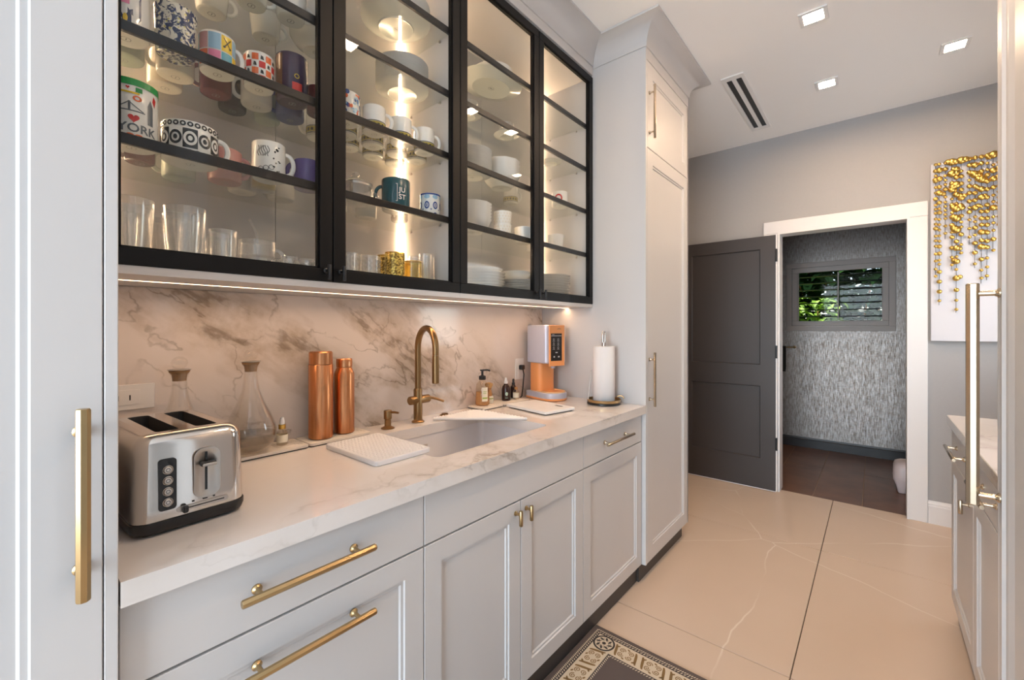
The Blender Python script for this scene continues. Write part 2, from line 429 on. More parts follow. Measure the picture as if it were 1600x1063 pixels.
# panelled charcoal door folded back against the end wall
def inset_face(g, loops, z):  # loops: list of ((x0,x1,z0,z1), depth)
    pass
def door_panel_mesh(x0, x1, z0, z1, yf, th, panels, dep=0.010, bev=0.006):
    """slab facing -Y with recessed panels"""
    g = G(); xs = sorted({x0, x1, *[p[0] for p in panels], *[p[1] for p in panels]}); zs = sorted({z0, z1, *[p[2] for p in panels], *[p[3] for p in panels]})
    for i in range(len(xs)-1):
        for j in range(len(zs)-1):
            a, b2, c, d = xs[i], xs[i+1], zs[j], zs[j+1]
            if any(abs(a-p[0]) < 1e-6 and abs(b2-p[1]) < 1e-6 and c >= p[2]-1e-6 and d <= p[3]+1e-6 for p in panels): continue
            g.add([(a,yf,c),(b2,yf,c),(b2,yf,d),(a,yf,d)], [(0,1,2,3)])
    for a, b2, c, d in panels:
        o = [(a,yf,c),(b2,yf,c),(b2,yf,d),(a,yf,d)]; q = [(a+bev,yf+dep,c+bev),(b2-bev,yf+dep,c+bev),(b2-bev,yf+dep,d-bev),(a+bev,yf+dep,d-bev)]
        g.add(o+q, [(0,1,5,4),(1,2,6,5),(2,3,7,6),(3,0,4,7),(4,5,6,7)])
    y1 = yf+th
    g.add([(x0,yf,z0),(x1,yf,z0),(x1,yf,z1),(x0,yf,z1),(x0,y1,z0),(x1,y1,z0),(x1,y1,z1),(x0,y1,z1)], [(0,4,5,1),(1,5,6,2),(2,6,7,3),(3,7,4,0),(4,7,6,5)])
    return g
DX0, DX1 = -1.345, -0.598
dm = door_panel_mesh(DX0, DX1, 0.012, 2.037, 3.938, 0.036, [(DX0+0.105, DX1-0.108, 1.006, 1.934), (DX0+0.105, DX1-0.108, 0.254, 0.836)])
dr = struct('door_1', dm, door_m)
part('door_edge', G().box(DX1, DX1+0.010, 3.938, 3.974, 0.012, 2.037), trim_m, dr, smooth=False)
part('door_sweep', G().box(DX0, DX1, 3.9372, 3.9755, 0.006, 0.0118), whitep, dr, smooth=False)
for z in (0.385, 1.112, 1.875):
    part('hinge', G().box(DX1+0.0012, DX1+0.012, 3.931, 3.9375, z-0.05, z+0.05).cyl((DX1+0.004, 3.9335, z-0.05), 0.0065, 0.10, 12), blackp, dr)

# powder room beyond the doorway
PY0, PY1, PX0, PX1 = YE+0.12, 5.67, -1.30, 0.62
fp = struct('floor_powder', G().box(PX0, PX1, YE+0.045, PY1, -0.06, -0.004), bgrout_m)
xs = [PX0, -1.262, -0.964, -0.667, -0.369, -0.071, 0.227, 0.525, PX1]
for i in range(len(xs)-1):
    for a, b2 in ((YE+0.046, 4.93), (4.93, PY1)) if i % 2 else ((YE+0.046, PY1),):
        part('floor_tile', G().cbox(xs[i]+0.002, xs[i+1]-0.002, a+0.0015, b2-0.0015, -0.004, -0.0005, 0.0006), btile_m, fp, smooth=False)
struct('wall_powder_left', G().box(PX0-0.1, PX0, PY0, PY1+0.1, 0, 2.7), foil_m)
struct('wall_powder_right', G().box(PX1, PX1+0.1, PY0, PY1+0.1, 0, 2.7), foil_m)
struct('ceiling_powder', G().box(PX0-0.1, PX1+0.1, PY0, PY1+0.1, 2.7, 2.8), ceil_m)
WX0, WX1, WZ0, WZ1 = -0.70, 0.105, 1.33, 1.95
g = G().box(PX0, WX0, PY1, PY1+0.1, 0, 2.7).box(WX1, PX1, PY1, PY1+0.1, 0, 2.7).box(WX0, WX1, PY1, PY1+0.1, 0, WZ0).box(WX0, WX1, PY1, PY1+0.1, WZ1, 2.7)
wp = struct('wall_powder_back', g, foil_m)
# foil sheets laid in courses, their edges just proud
rows = [0.115, 0.40, 0.655, 0.905, 1.16]
for j in range(len(rows)-1):
    off = (0.0, 0.22, 0.08, 0.30)[j % 4]
    x = PX0 + 0.002 - off
    while x < PX1:
        a, b2 = max(x, PX0+0.002), min(x+0.52, PX1-0.002)
        if b2-a > 0.05: part('foil_sheet', G().box(a, b2-0.002, PY1-0.0018, PY1-0.0002, rows[j], rows[j+1]-0.002), foil_m, wp, smooth=False)
        x += 0.52
skirting('baseboard_powder', PX0, PX1, PY1-0.0025, darkbb, [(0,0),(-0.016,0),(-0.016,0.085),(-0.011,0.092),(-0.009,0.108),(0,0.108)])
# shuttered window
def frame_g(x0, x1, z0, z1, w, y0, y1, b=0.003):
    return G().cbox(x0, x1, y0, y1, z1-w, z1, b).cbox(x0, x1, y0, y1, z0, z0+w, b).cbox(x0, x0+w, y0, y1, z0+w, z1-w, b).cbox(x1-w, x1, y0, y1, z0+w, z1-w, b)
w1 = struct('window_1', frame_g(-0.756, 0.159, 1.270, 2.011, 0.052, PY1-0.022, PY1-0.002), shutter_m)
sf = part('shutter_frame', frame_g(-0.700, 0.105, 1.327, 1.954, 0.050, PY1-0.018, PY1+0.016), shutter_m, w1, smooth=False)
part('shutter_stile', G().cbox(-0.649, -0.640, PY1-0.016, PY1+0.01, 1.378, 1.903), shutter_m, w1, smooth=False)
for k in range(7):
    z = 1.425 + k*0.072
    part('louver', G().prism([(0.030*math.cos(t), 0.0045*math.sin(t)) for t in [2*PI*i/12 for i in range(12)]], 0, 0.695, 0).xf(Matrix.Translation((-0.643, PY1+0.02, z)) @ Matrix.Rotation(PI/2, 4, 'Y') @ Matrix.Rotation(math.radians(90-6), 4, 'Z')), darkbb, w1)
part('tilt_rod', G().cbox(-0.300, -0.288, PY1-0.026, PY1-0.014, 1.40, 1.89, 0.002), shutter_m, w1, smooth=False)
part('pane', G().box(-0.70, 0.105, PY1+0.07, PY1+0.076, 1.33, 1.95), winglass, w1, smooth=False)

# ------------------------------------------------------------------ cabinet parts
def pdoor(y0, y1, z0, z1, xf, th=0.019, prof=((0.058,0),(0.0605,-0.0045),(0.068,-0.0045),(0.0715,-0.009),(0.079,-0.009)), sgn=1, r=0.0012):
    """moulded door whose face looks along sgn*X"""
    g = G(); loops = [(0, -th), (0, -r), (r, 0)] + list(prof); vs = []; fs = []
    for ins, dp in loops:
        for y, z in ((y0+ins, z0+ins), (y1-ins, z0+ins), (y1-ins, z1-ins), (y0+ins, z1-ins)): vs.append((xf+sgn*dp, y, z))
    for i in range(len(loops)-1):
        for k in range(4):
            k2 = (k+1) % 4; q = (i*4+k, i*4+k2, (i+1)*4+k2, (i+1)*4+k); fs.append(q if sgn > 0 else q[::-1])
    n = len(loops); q = tuple((n-1)*4+k for k in range(4)); fs.append(q if sgn > 0 else q[::-1])
    q = (3, 2, 1, 0); fs.append(q if sgn > 0 else q[::-1])
    return g.add(vs, fs)
FLAT = ()
def pull(axis, length, xf, c, post_in, r=0.0075, stand=0.034, sgn=1, rp=0.0045, rose=0.0095):
    """bar pull with two turned posts; c = (y, z) centre"""
    y, z = c; g = G(); xb = xf + sgn*stand
    def oct_bar(p, q):
        d = Vector(q)-Vector(p); ln = d.length
        gg = G().lathe([(r*0.86, 0), (r, 0.002), (r, ln-0.002), (r*0.86, ln)], 8, a0=PI/8)
        rot = Vector((0,0,1)).rotation_difference(d.normalized()).to_matrix().to_4x4()
        gg.xf(Matrix.Translation(p) @ rot); g.add(gg.v, gg.f)
    if axis == 'y': oct_bar((xb, y-length/2, z), (xb, y+length/2, z)); ps = [(y-length/2+post_in, z), (y+length/2-post_in, z)]
    else: oct_bar((xb, y, z-length/2), (xb, y, z+length/2)); ps = [(y, z-length/2+post_in), (y, z+length/2-post_in)]
    for py, pz in ps:
        prof = [(rose, 0.0003), (rose, 0.003), (rp*1.3, 0.006), (rp, 0.010), (rp, stand)]
        gg = G().lathe(prof, 16, axis='x')
        if sgn < 0: gg.v = [(-v[0], v[1], v[2]) for v in gg.v]; gg.f = [f[::-1] for f in gg.f]
        gg.xf(Matrix.Translation((xf, py, pz))); g.add(gg.v, gg.f)
    return g
def tknob(xf, y, z, sgn=1):
    g = G().lathe([(0.008, 0.0003), (0.008, 0.003), (0.0045, 0.005), (0.0045, 0.024)], 14, axis='x')
    if sgn < 0: g.v = [(-v[0], v[1], v[2]) for v in g.v]; g.f = [f[::-1] for f in g.f]
    g.xf(Matrix.Translation((xf, y, z))); h = G().lathe([(0.0055, 0), (0.0065, 0.0015), (0.0065, 0.0485), (0.0055, 0.05)], 10, (xf+sgn*0.024, y, z-0.036)); g.add(h.v, h.f)
    return g
GAP = 0.0016
def base_cab(name, label, y0, y1, fronts, back=XW-0.02, xf=XD, sgn=1, knobs=(), toe=0.030):
    t = thing(name, label, 'cabinet', (xf, (y0+y1)/2, 0.0)); o = Vector(t.location)
    sh = Matrix.Translation(-o)
    xb = xf - sgn*0.0205
    lo, hi = sorted((back, xb)); 
    g = G().box(lo, hi, y0+0.0008, y0+0.018, 0.10, 0.866).box(lo, hi, y1-0.018, y1-0.0008, 0.10, 0.866).box(lo, hi, y0+0.018, y1-0.018, 0.10, 0.118)
    hb = (lo, lo+0.012) if sgn > 0 else (hi-0.012, hi); g.box(*hb, y0+0.018, y1-0.018, 0.118, 0.866)
    hf = (hi-0.02, hi) if sgn > 0 else (lo, lo+0.02); g.box(*hf, y0+0.018, y1-0.018, 0.70, 0.74)
    part('carcass', g.xf(sh), carcass_m, t, smooth=False)
    xk = sorted((xf - sgn*toe, xf - sgn*(toe+0.016)))
    part('toe_kick', G().box(xk[0], xk[1], y0, y1, 0.001, 0.0995).xf(sh), toe_m, t, smooth=False)
    for fr in fronts:
        kind, a, b2, c, d = fr[:5]
        prof = ((0.058,0),(0.0605,-0.0045),(0.068,-0.0045),(0.0715,-0.009),(0.079,-0.009)) if kind != 'flat' and kind != 'drawerflat' else ()
        p = part('drawer_front' if kind.startswith('drawer') else ('false_front' if kind == 'flat' else 'door'), pdoor(a+GAP, b2-GAP, c+GAP, d-GAP, xf, prof=prof, sgn=sgn).xf(sh), cab, t, smooth=False)
        for hnd in fr[5:]:
            if hnd[0] == 'pull': hg = pull('y', hnd[3], xf, (hnd[1], hnd[2]), 0.036, sgn=sgn, r=hnd[4] if len(hnd) > 4 else 0.0075)
            else: hg = tknob(xf, hnd[1], hnd[2], sgn)
            part('handle' if hnd[0] == 'pull' else 'knob', hg.xf(sh), hnd[-1] if not isinstance(hnd[-1], float) else brass, p)
    return t
Y1, Y2 = 0.716, 1.524
base_cab('drawer_cabinet', 'white drawer cabinet with two long brass pulls below the toaster', YL, Y1,
    [('drawerflat', YL, Y1, 0.727, 0.868, ('pull', 0.4155, 0.801, 0.272, 0.0078, brass)), ('drawer', YL, Y1, 0.10, 0.725, ('pull', 0.4155, 0.655, 0.272, 0.0078, brass))])
ym = (Y1+Y2)/2
base_cab('sink_cabinet', 'white two-door cabinet under the sink with small T-shaped knobs', Y1, Y2,
    [('flat', Y1, Y2, 0.727, 0.868), ('door', Y1, ym, 0.10, 0.725, ('knob', ym-0.028, 0.69, brass)), ('door', ym, Y2, 0.10, 0.725, ('knob', ym+0.028, 0.69, brass))])
base_cab('base_cabinet', 'white base cabinet with one drawer and one door beside the tall pantry', Y2, YR-0.004,
    [('drawerflat', Y2, YR-0.004, 0.727, 0.868, ('pull', 1.80, 0.80, 0.27, 0.0065, nickel)), ('door', Y2, YR-0.004, 0.10, 0.725)])

# ------------------------------------------------------------------ tall cabinets
def tall(name, label, y0, y1, handle_y, back, xf, sgn, split, side_lo, side_hi, crown_h, hz1, hz2, hl, hmat, hr=0.0065):
    t = thing(name, label, 'cabinet', (xf, (y0+y1)/2, 0)); sh = Matrix.Translation(-Vector(t.location))
    xb = xf - sgn*0.0205; lo, hi = sorted((back, xb)); lo2, hi2 = sorted((back, xf))
    part('carcass', G().box(lo, hi, y0+0.0165, y1-0.0165, 0.10, 2.728).xf(sh), carcass_m, t, smooth=False)
    for a, b2 in ((y0, y0+0.016), (y1-0.016, y1)):
        part('side_panel', G().cbox(lo2, hi2, a, b2, 0.098, 2.728, 0.0012).xf(sh), cab, t, smooth=False)
    part('frieze', G().box(*sorted((xb, xf)), y0+0.0165, y1-0.0165, 2.668, 2.728).xf(sh), cab, t, smooth=False)
    xk = sorted((xf - sgn*0.038, xf - sgn*0.054))
    part('toe_kick', G().box(xk[0], xk[1], y0+0.002, y1-0.002, 0.001, 0.0995).xf(sh), toe_m, t, smooth=False)
    P = ((0.072,0),(0.0745,-0.0045),(0.082,-0.0045),(0.0855,-0.009),(0.093,-0.009))
    a, b2 = y0+0.016, y1-0.004
    if handle_y > (y0+y1)/2: a, b2 = y0+0.004, y1-0.016
    du = part('door', pdoor(a+GAP, b2-GAP, split+GAP, 2.666-GAP, xf, prof=P, sgn=sgn, th=0.0195).xf(sh), cab, t, smooth=False)
    dl = part('door', pdoor(a+GAP, b2-GAP, 0.10+GAP, split-GAP, xf, prof=P, sgn=sgn, th=0.0195).xf(sh), cab, t, smooth=False)
    if hz1: part('handle', pull('z', hl, xf, (handle_y, hz1), 0.036, r=hr, stand=0.030, sgn=sgn).xf(sh), hmat, du)
    part('handle', pull('z', hl, xf, (handle_y, hz2), 0.036, r=hr, stand=0.030, sgn=sgn).xf(sh), hmat, dl)
    return t
pantry = tall('pantry_cabinet', 'tall two-door pantry cabinet at the end of the sink counter', YR, 2.745, 2.142, -1.552, XC, 1, 2.222, True, True, True, 2.404, 1.038, 0.275, nickel)
leftcab = tall('tall_cabinet', 'tall white cabinet with a vertical brass pull beside the toaster', -0.62, YL-0.002, 0.075, -1.552, XC, 1, 2.222, True, True, True, 2.404, 1.05, 0.272, brass, 0.0085)
# tall right-hand unit with an appliance pull
XT = 0.235
t = thing('appliance_cabinet', 'tall white appliance cabinet with a thick long bar handle', 'cabinet', (XT, 1.15, 0)); sh = Matrix.Translation(-Vector(t.location))
part('carcass', G().box(XT+0.0205, XR-0.002, 0.70, 1.594, 0.10, 2.66).xf(sh), carcass_m, t, smooth=False)
part('side_panel', G().cbox(XT, XR-0.002, 1.5945, 1.61, 0.001, 2.82, 0.0012).xf(sh), cab, t, smooth=False)
part('side_panel', G().cbox(XT, XR-0.002, 0.685, 0.6995, 0.001, 2.82, 0.0012).xf(sh), cab, t, smooth=False)
part('frieze', G().box(XT, XR-0.002, 0.70, 1.594, 2.661, 2.82).xf(sh), cab, t, smooth=False)
part('toe_kick', G().box(XT+0.065, XT+0.08, 0.70, 1.594, 0.001, 0.0995).xf(sh), toe_m, t, smooth=False)
d = part('door', pdoor(0.70+GAP, 1.594-GAP, 0.10, 2.66, XT, sgn=-1, prof=((0.030,0),(0.036,-0.006),(0.060,-0.006),(0.085,-0.012),(0.10,-0.012))).xf(sh), cab, t, smooth=False)
part('handle', pull('z', 0.555, XT, (1.577, 1.135), 0.026, r=0.0128, stand=0.047, sgn=-1, rp=0.0068, rose=0.012).xf(sh), nickel, d, label='thick champagne bar handle')

# right-hand base cabinets and counter
XRD = 0.262
def rb(name, label, y0, y1, fr): return base_cab(name, label, y0, y1, fr, back=XR-0.002, xf=XRD, sgn=-1)
rb('base_cabinet', 'white base cabinet under the short counter nearest the grey end wall', 2.18, 2.735, [('drawerflat', 2.18, 2.735, 0.727, 0.868, ('pull', 2.457, 0.80, 0.27, 0.0065, nickel)), ('door', 2.18, 2.735, 0.10, 0.725, ('knob', 2.25, 0.66, nickel))])
rb('base_cabinet', 'white base cabinet between the appliance cabinet and another base cabinet', 1.612, 2.178, [('drawerflat', 1.612, 2.178, 0.727, 0.868, ('pull', 1.895, 0.80, 0.27, 0.0065, nickel)), ('door', 1.612, 2.178, 0.10, 0.725)])
single('countertop', G().cbox(0.248, XR-0.001, 1.612, 2.752, 0.869, ZC, 0.002), marble_m, 'short pale marble countertop beside the appliance cabinet', 'countertop', smooth=False)

# ------------------------------------------------------------------ main countertop with sink cut-out, backsplash
SX0, SX1, SY0, SY1 = -1.385, -1.005, 0.845, 1.425
def slab_hole(x0, x1, y0, y1, z0, z1, hole, r=0.03):
    inner = rrect(*hole, r, 6); n = len(inner); k = n//4
    outer = []
    cs = [(x1,y1),(x0,y1),(x0,y0),(x1,y0)]
    g = G(); top = [(p[0],p[1],z1) for p in inner]; bot = [(p[0],p[1],z0) for p in inner]
    ot = [(c[0],c[1],z1) for c in cs]; ob = [(c[0],c[1],z0) for c in cs]
    vs = top+bot+ot+ob; fs = []
    T, B = 2*n, 2*n+4
    for c in range(4):
        seq = list(range(c*k, c*k+k))
        for i in seq[:-1]: fs += [(i, i+1, T+c)[::-1], (n+i, n+i+1, B+c)]
        nx = (c*k+k) % n; fs += [(seq[-1], nx, T+(c+1)%4, T+c)[::-1], (n+seq[-1], n+nx, B+(c+1)%4, B+c)]
        fs.append((T+c, T+(c+1)%4, B+(c+1)%4, B+c)[::-1])
    for i in range(n): fs.append((i, (i+1)%n, n+(i+1)%n, n+i))
    return g.add(vs, fs)
single('countertop', slab_hole(XW-0.0195, XC, YL+0.0005, YR-0.0015, 0.869, ZC, (SX0, SX1, SY0, SY1)), marble_m, 'long pale marble countertop with a sink cut-out', 'countertop', smooth=False)
single('backsplash', G().box(XW-0.0205, XW, YL+0.0005, YR-0.0015, ZC+0.0005, 1.4125), splash_m, 'veined marble backsplash slab behind the sink', 'backsplash', smooth=False)
# undermount sink
t = thing('sink', 'white rectangular undermount kitchen sink', 'sink', ((SX0+SX1)/2, (SY0+SY1)/2, 0.66)); sh = Matrix.Translation(-Vector(t.location))
def basin(x0, x1, y0, y1, zt, zb, r, th):
    g = G(); k = 6; rings = []
    for ins, z in ((-th-0.012, zt), (-th-0.012, zt-0.012), (-th, zt-0.014), (-th, zb-th)): rings.append([(p[0], p[1], z) for p in rrect(x0+ins, x1-ins, y0+ins, y1-ins, r+0.004, k)])
    inn = []
    for ins, z in ((0.0, zt), (0.001, zt-0.02), (0.006, zb+0.03), (0.014, zb+0.012), (0.03, zb+0.002)): inn.append([(p[0], p[1], z) for p in rrect(x0+ins, x1-ins, y0+ins, y1-ins, r, k)])
    allr = rings[::-1] + inn; n = len(allr[0]); vs = [v for q in allr for v in q]; fs = []
    for i in range(len(allr)-1):
        for j in range(n): fs.append((i*n+j, i*n+(j+1)%n, (i+1)*n+(j+1)%n, (i+1)*n+j))
    fs += [tuple(reversed(range(n))), tuple((len(allr)-1)*n+j for j in range(n))]
    return g.add(vs, fs)
part('basin', basin(SX0-0.004, SX1+0.004, SY0-0.004, SY1+0.004, 0.868, 0.672, 0.03, 0.008).xf(sh), sink_m, t)
part('overflow_cover', G().cbox(SX0-0.0035, SX0-0.0005, 1.06, 1.115, 0.815, 0.832, 0.001).xf(sh), steel_b, t, smooth=False)
part('drain', G().lathe([(0.045, 0.6745), (0.045, 0.677), (0.035, 0.6775), (0.03, 0.675)], 28, (-1.21, 1.135, 0)).xf(sh), steel_b, t)

# ------------------------------------------------------------------ wall cabinets with black-framed glass doors
def wallcab(label, y0, y1):
    t = thing('glass_wall_cabinet', label, 'cabinet', (XU, (y0+y1)/2, 1.4135)); sh = Matrix.Translation(-Vector(t.location))
    xf = XU-0.0215; xb = XW-0.020
    part('back_panel', G().box(xb, xb+0.01, y0+0.0165, y1-0.0165, 1.448, 2.672).xf(sh), cab, t, smooth=False)
    part('back_panel', G().box(xb+0.0101, xb+0.0145, y0+0.0165, (y0*0.52+y1*0.48)-0.0008, 1.448, 2.672).xf(sh), cab, t, smooth=False)
    part('back_panel', G().box(xb+0.0101, xb+0.0145, (y0*0.52+y1*0.48)+0.0008, y1-0.0165, 1.448, 2.672).xf(sh), cab, t, smooth=False)
    for a, b2 in ((y0+0.0004, y0+0.016), (y1-0.016, y1-0.0004)): part('side_panel', G().box(xb, xf, a, b2, 1.448, 2.672).xf(sh), cab, t, smooth=False)
    part('bottom_panel', G().box(xb, xf, y0+0.0004, y1-0.0004, 1.4335, 1.4478).xf(sh), cab, t, smooth=False)
    part('light_rail', G().box(XU-0.040, XU-0.003, y0+0.0004, y1-0.0004, 1.4135, 1.4315).xf(sh), cab, t, smooth=False)
    part('underside', G().box(xb, -1.362, y0+0.0004, y1-0.0004, 1.4135, 1.4332).box(-1.346, XU-0.0405, y0+0.0004, y1-0.0004, 1.4135, 1.4332).xf(sh), cab, t, smooth=False)
    part('under_cabinet_light', G().box(-1.3615, -1.3465, y0+0.0008, y1-0.0008, 1.4165, 1.4195).xf(sh), led, t, smooth=False)
    part('top_panel', G().box(xb, xf, y0+0.0004, y1-0.0004, 2.6722, 2.690).xf(sh), cab, t, smooth=False)
    for a in (y0+0.017, y1-0.027): part('led_strip', G().box(xb+0.015, xb+0.020, a, a+0.010, 1.449, 2.671).xf(sh), led_in, t, smooth=False)
    for z in SZ:
        s_ = part('shelf', G().cbox(xb+0.024, -1.2245, y0+0.018, y1-0.018, z-0.004, z+0.004, 0.001).xf(sh), shelf_m, t, smooth=False)
        part('shelf_edge', G().cbox(-1.2242, -1.2125, y0+0.018, y1-0.018, z-0.0115, z+0.0115, 0.0015).xf(sh), shelf_edge_m, s_, smooth=False)
        for x in (-1.28, -1.46):
            for y in (y0+0.0165, y1-0.0245): part('shelf_pin', G().box(x-0.004, x+0.004, y, y+0.008, z-0.011, z-0.0042).xf(sh), steel_b, s_, smooth=False)
    m_ = (y0+y1)/2
    for a, b2, hy in ((y0, m_, m_-0.022), (m_, y1, m_+0.022)):
        a += 0.0014; b2 -= 0.0014; z0, z1, w = 1.432, 2.677, 0.036
        g = G()
        for (c0, c1, d0, d1) in ((a, b2, z0, z0+w), (a, b2, z1-w, z1), (a, a+w, z0+w, z1-w), (b2-w, b2, z0+w, z1-w)): g.cbox(XU-0.020, XU, c0, c1, d0, d1, 0.0012)
        # glazing bead a little behind the face
        for (c0, c1, d0, d1) in ((a+w, b2-w, z0+w, z0+w+0.005), (a+w, b2-w, z1-w-0.005, z1-w), (a+w, a+w+0.005, z0+w, z1-w), (b2-w-0.005, b2-w, z0+w, z1-w)): g.box(XU-0.020, XU-0.007, c0, c1, d0, d1)
        fr = part('door', g.xf(sh), blackm, t, smooth=False, label='black metal door frame')
        part('pane', G().box(XU-0.016, XU-0.012, a+w+0.001, b2-w-0.001, z0+w+0.001, z1-w-0.001).xf(sh), pane_m, fr, smooth=False)
        hg = G().lathe([(0.0075, 0.0003), (0.0075, 0.004), (0.004, 0.006), (0.004, 0.022)], 12, (XU, hy, 1.462), axis='x')
        h2 = G().lathe([(0.0048, 0), (0.0055, 0.001), (0.0055, 0.041), (0.0048, 0.042)], 8, (XU+0.022, hy, 1.436)); hg.add(h2.v, h2.f)
        part('handle', hg.xf(sh), blackp, fr)
    return t
YM = 1.1085
wallcab('black-framed glass wall cabinet holding mugs above the toaster', YL, YM)
wallcab('black-framed glass wall cabinet holding stacked dishes beside the tall pantry', YM, YR-0.001)

# crown mouldings (cove profile)
def crown(name, label, path, z0, z1, proj, parent=None):
    """path: list of (x,y,nx,ny) with mitre normals (unnormalised offsets)"""
    prof = [(0.0, z0-0.004), (0.006, z0-0.004), (0.006, z0+0.004)]
    for k in range(1, 11):
        t = PI/2*k/10; prof.append((0.006+(proj-0.012)*(1-math.cos(t)), z0+0.004+(z1-0.012-z0-0.004)*math.sin(t)))
    prof += [(proj, z1-0.012), (proj, z1-0.001), (0.0, z1-0.001)]
    n = len(prof); vs = []; fs = []
    for x, y, nx, ny in path:
        for o, z in prof: vs.append((x+nx*o, y+ny*o, z))
    for i in range(len(path)-1):
        for k in range(n-1): fs.append((i*n+k, (i+1)*n+k, (i+1)*n+k+1, i*n+k+1))
        fs.append((i*n+n-1, (i+1)*n+n-1, (i+1)*n, i*n))
    fs += [tuple(range(n)), tuple(reversed(range((len(path)-1)*n, len(path)*n)))]
    return G().add(vs, fs)
def crown_g(path, z0, z1, proj): return crown(None, None, path, z0, z1, proj)
ct = thing('crown_moulding', 'long cove crown moulding with frieze above the glass wall cabinets', 'moulding', (XU, 1.1, 2.6905)); sh = Matrix.Translation(-Vector(ct.location))
part('frieze', G().box(-1.552, XU-0.0005, YL, YR-0.001, 2.6905, 2.829).xf(sh), cab, ct, smooth=False)
part('cove', crown_g([(XU, YL, 1, 0), (XU, YR-0.001, 1, -1)], 2.738, ZCEIL, 0.105).xf(sh), cab, ct)
sh = Matrix.Translation(-Vector(pantry.location))
part('crown_frieze', G().box(-1.552, XC, YR, 2.745, 2.7285, 2.829).xf(sh), cab, pantry, smooth=False)
part('crown_moulding', crown_g([(XU, YR, 1, -1), (XC, YR, 1, -1), (XC, 2.745, 1, 1), (-1.552, 2.745, 0, 1)], 2.728, ZCEIL, 0.105).xf(sh), cab, pantry)
sh = Matrix.Translation(-Vector(leftcab.location))
part('crown_frieze', G().box(-1.552, XC, -0.62, YL-0.002, 2.7285, 2.829).xf(sh), cab, leftcab, smooth=False)

# ------------------------------------------------------------------ ceiling fittings
def downlight(x, y, label, group):
    t = thing('ceiling_light', label, 'ceiling light', (x, y, ZCEIL-0.0085), 0, group)
    g = G()
    for a, b2, c, d in ((-0.058, 0.058, 0.040, 0.058), (-0.058, 0.058, -0.058, -0.040), (-0.058, -0.040, -0.040, 0.040), (0.040, 0.058, -0.040, 0.040)): g.cbox(a, b2, c, d, 0.0, 0.008, 0.001)
    part('trim', g, whitep, t, smooth=False)
    part('lens', G().box(-0.0395, 0.0395, -0.0395, 0.0395, 0.005, 0.0078), lamp_m, t, smooth=False)
    return t
d0 = downlight(-0.23, 2.563, 'square recessed ceiling light level with the tall pantry', 'recessed ceiling lights')
clone(d0, (-0.23, 3.32, ZCEIL-0.0085), label='square recessed ceiling light beside the slot vent near the end wall')
clone(d0, (0.331, 3.318, ZCEIL-0.0085), label='square recessed ceiling light near the gold bead artwork')
for y, lb in ((2.13, 'square recessed ceiling light above the aisle in front of the base cabinet drawer'), (1.206, 'square recessed ceiling light above the aisle in front of the sink')):
    o = clone(d0, (-0.23, y, ZCEIL-0.0085), label=lb); o.name = 'ceiling_light_offscreen'
t = thing('slot_vent', 'white linear slot vent with two black slots in the ceiling', 'vent', (-0.662, 3.30, ZCEIL-0.0075)); 
g = G()
for a, b2 in ((-0.062, -0.042), (-0.012, 0.012), (0.042, 0.062)): g.box(a, b2, -0.45, 0.45, 0, 0.007)
g.box(-0.042, -0.012, -0.45, -0.405, 0, 0.007).box(-0.042, -0.012, 0.405, 0.45, 0, 0.007).box(0.012, 0.042, -0.45, -0.405, 0, 0.007).box(0.012, 0.042, 0.405, 0.45, 0, 0.007)
part('frame', g, whitep, t, smooth=False)
for a in (-0.027, 0.027): part('slot', G().box(a-0.0148, a+0.0148, -0.4048, 0.4048, 0.0045, 0.0068), blackp, t, smooth=False)
# ------------------------------------------------------------------ floor rug
def ribbon(g, pts, w, z, closed=False, taper=False):
    n = len(pts); vs = []
    for i, (x, y) in enumerate(pts):
        a = pts[(i-1) % n] if closed or i > 0 else pts[i]; b2 = pts[(i+1) % n] if closed or i < n-1 else pts[i]
        dx, dy = b2[0]-a[0], b2[1]-a[1]; d = math.hypot(dx, dy) or 1; ww = w*(0.35+0.65*math.sin(PI*(i+0.5)/n)) if taper else w
        nx, ny = -dy/d*ww/2, dx/d*ww/2; vs += [(x+nx, y+ny, z), (x-nx, y-ny, z)]
    m = n if closed else n-1
    g.add(vs, [(2*i, 2*i+1, 2*((i+1) % n)+1, 2*((i+1) % n)) for i in range(m)])
def disc(g, x, y, rx, ry, z, ang=0.0, k=10):
    c, s_ = math.cos(ang), math.sin(ang)
    g.add([(x+rx*math.cos(t)*c-ry*math.sin(t)*s_, y+rx*math.cos(t)*s_+ry*math.sin(t)*c, z) for t in [2*PI*i/k for i in range(k)]], [tuple(range(k))])
rug_d = M('rug_brown_pile', (0.105, 0.078, 0.068), 0.95); rug_c = M('rug_cream_pile', (0.62, 0.51, 0.37), 0.95)
rug_g = M('rug_gold_pile', (0.22, 0.125, 0.045), 0.95); rug_k = M('rug_dark_pile', (0.045, 0.034, 0.03), 0.95)
RX0, RX1, RY0, RY1 = -0.930, -0.14, 0.12, 1.674
rt = thing('rug', 'brown patterned kitchen rug with a cream scrollwork border along the sink cabinets', 'rug', (RX0, RY0, 0.0)); sh = Matrix.Translation(-Vector(rt.location))
part('base', G().prism(rrect(RX0, RX1, RY0, RY1, 0.006, 3), 0.0006, 0.0075, 0.0015).xf(sh), rug_d, rt, smooth=False)
def rect_ring(i0, i1, z):
    g = G(); o = [(RX0+i0, RY0+i0), (RX1-i0, RY0+i0), (RX1-i0, RY1-i0), (RX0+i0, RY1-i0)]; q = [(RX0+i1, RY0+i1), (RX1-i1, RY0+i1), (RX1-i1, RY1-i1), (RX0+i1, RY1-i1)]
    vs = [(x, y, z) for x, y in o+q]; return g.add(vs, [(k, (k+1) % 4, (k+1) % 4+4, k+4) for k in range(4)])
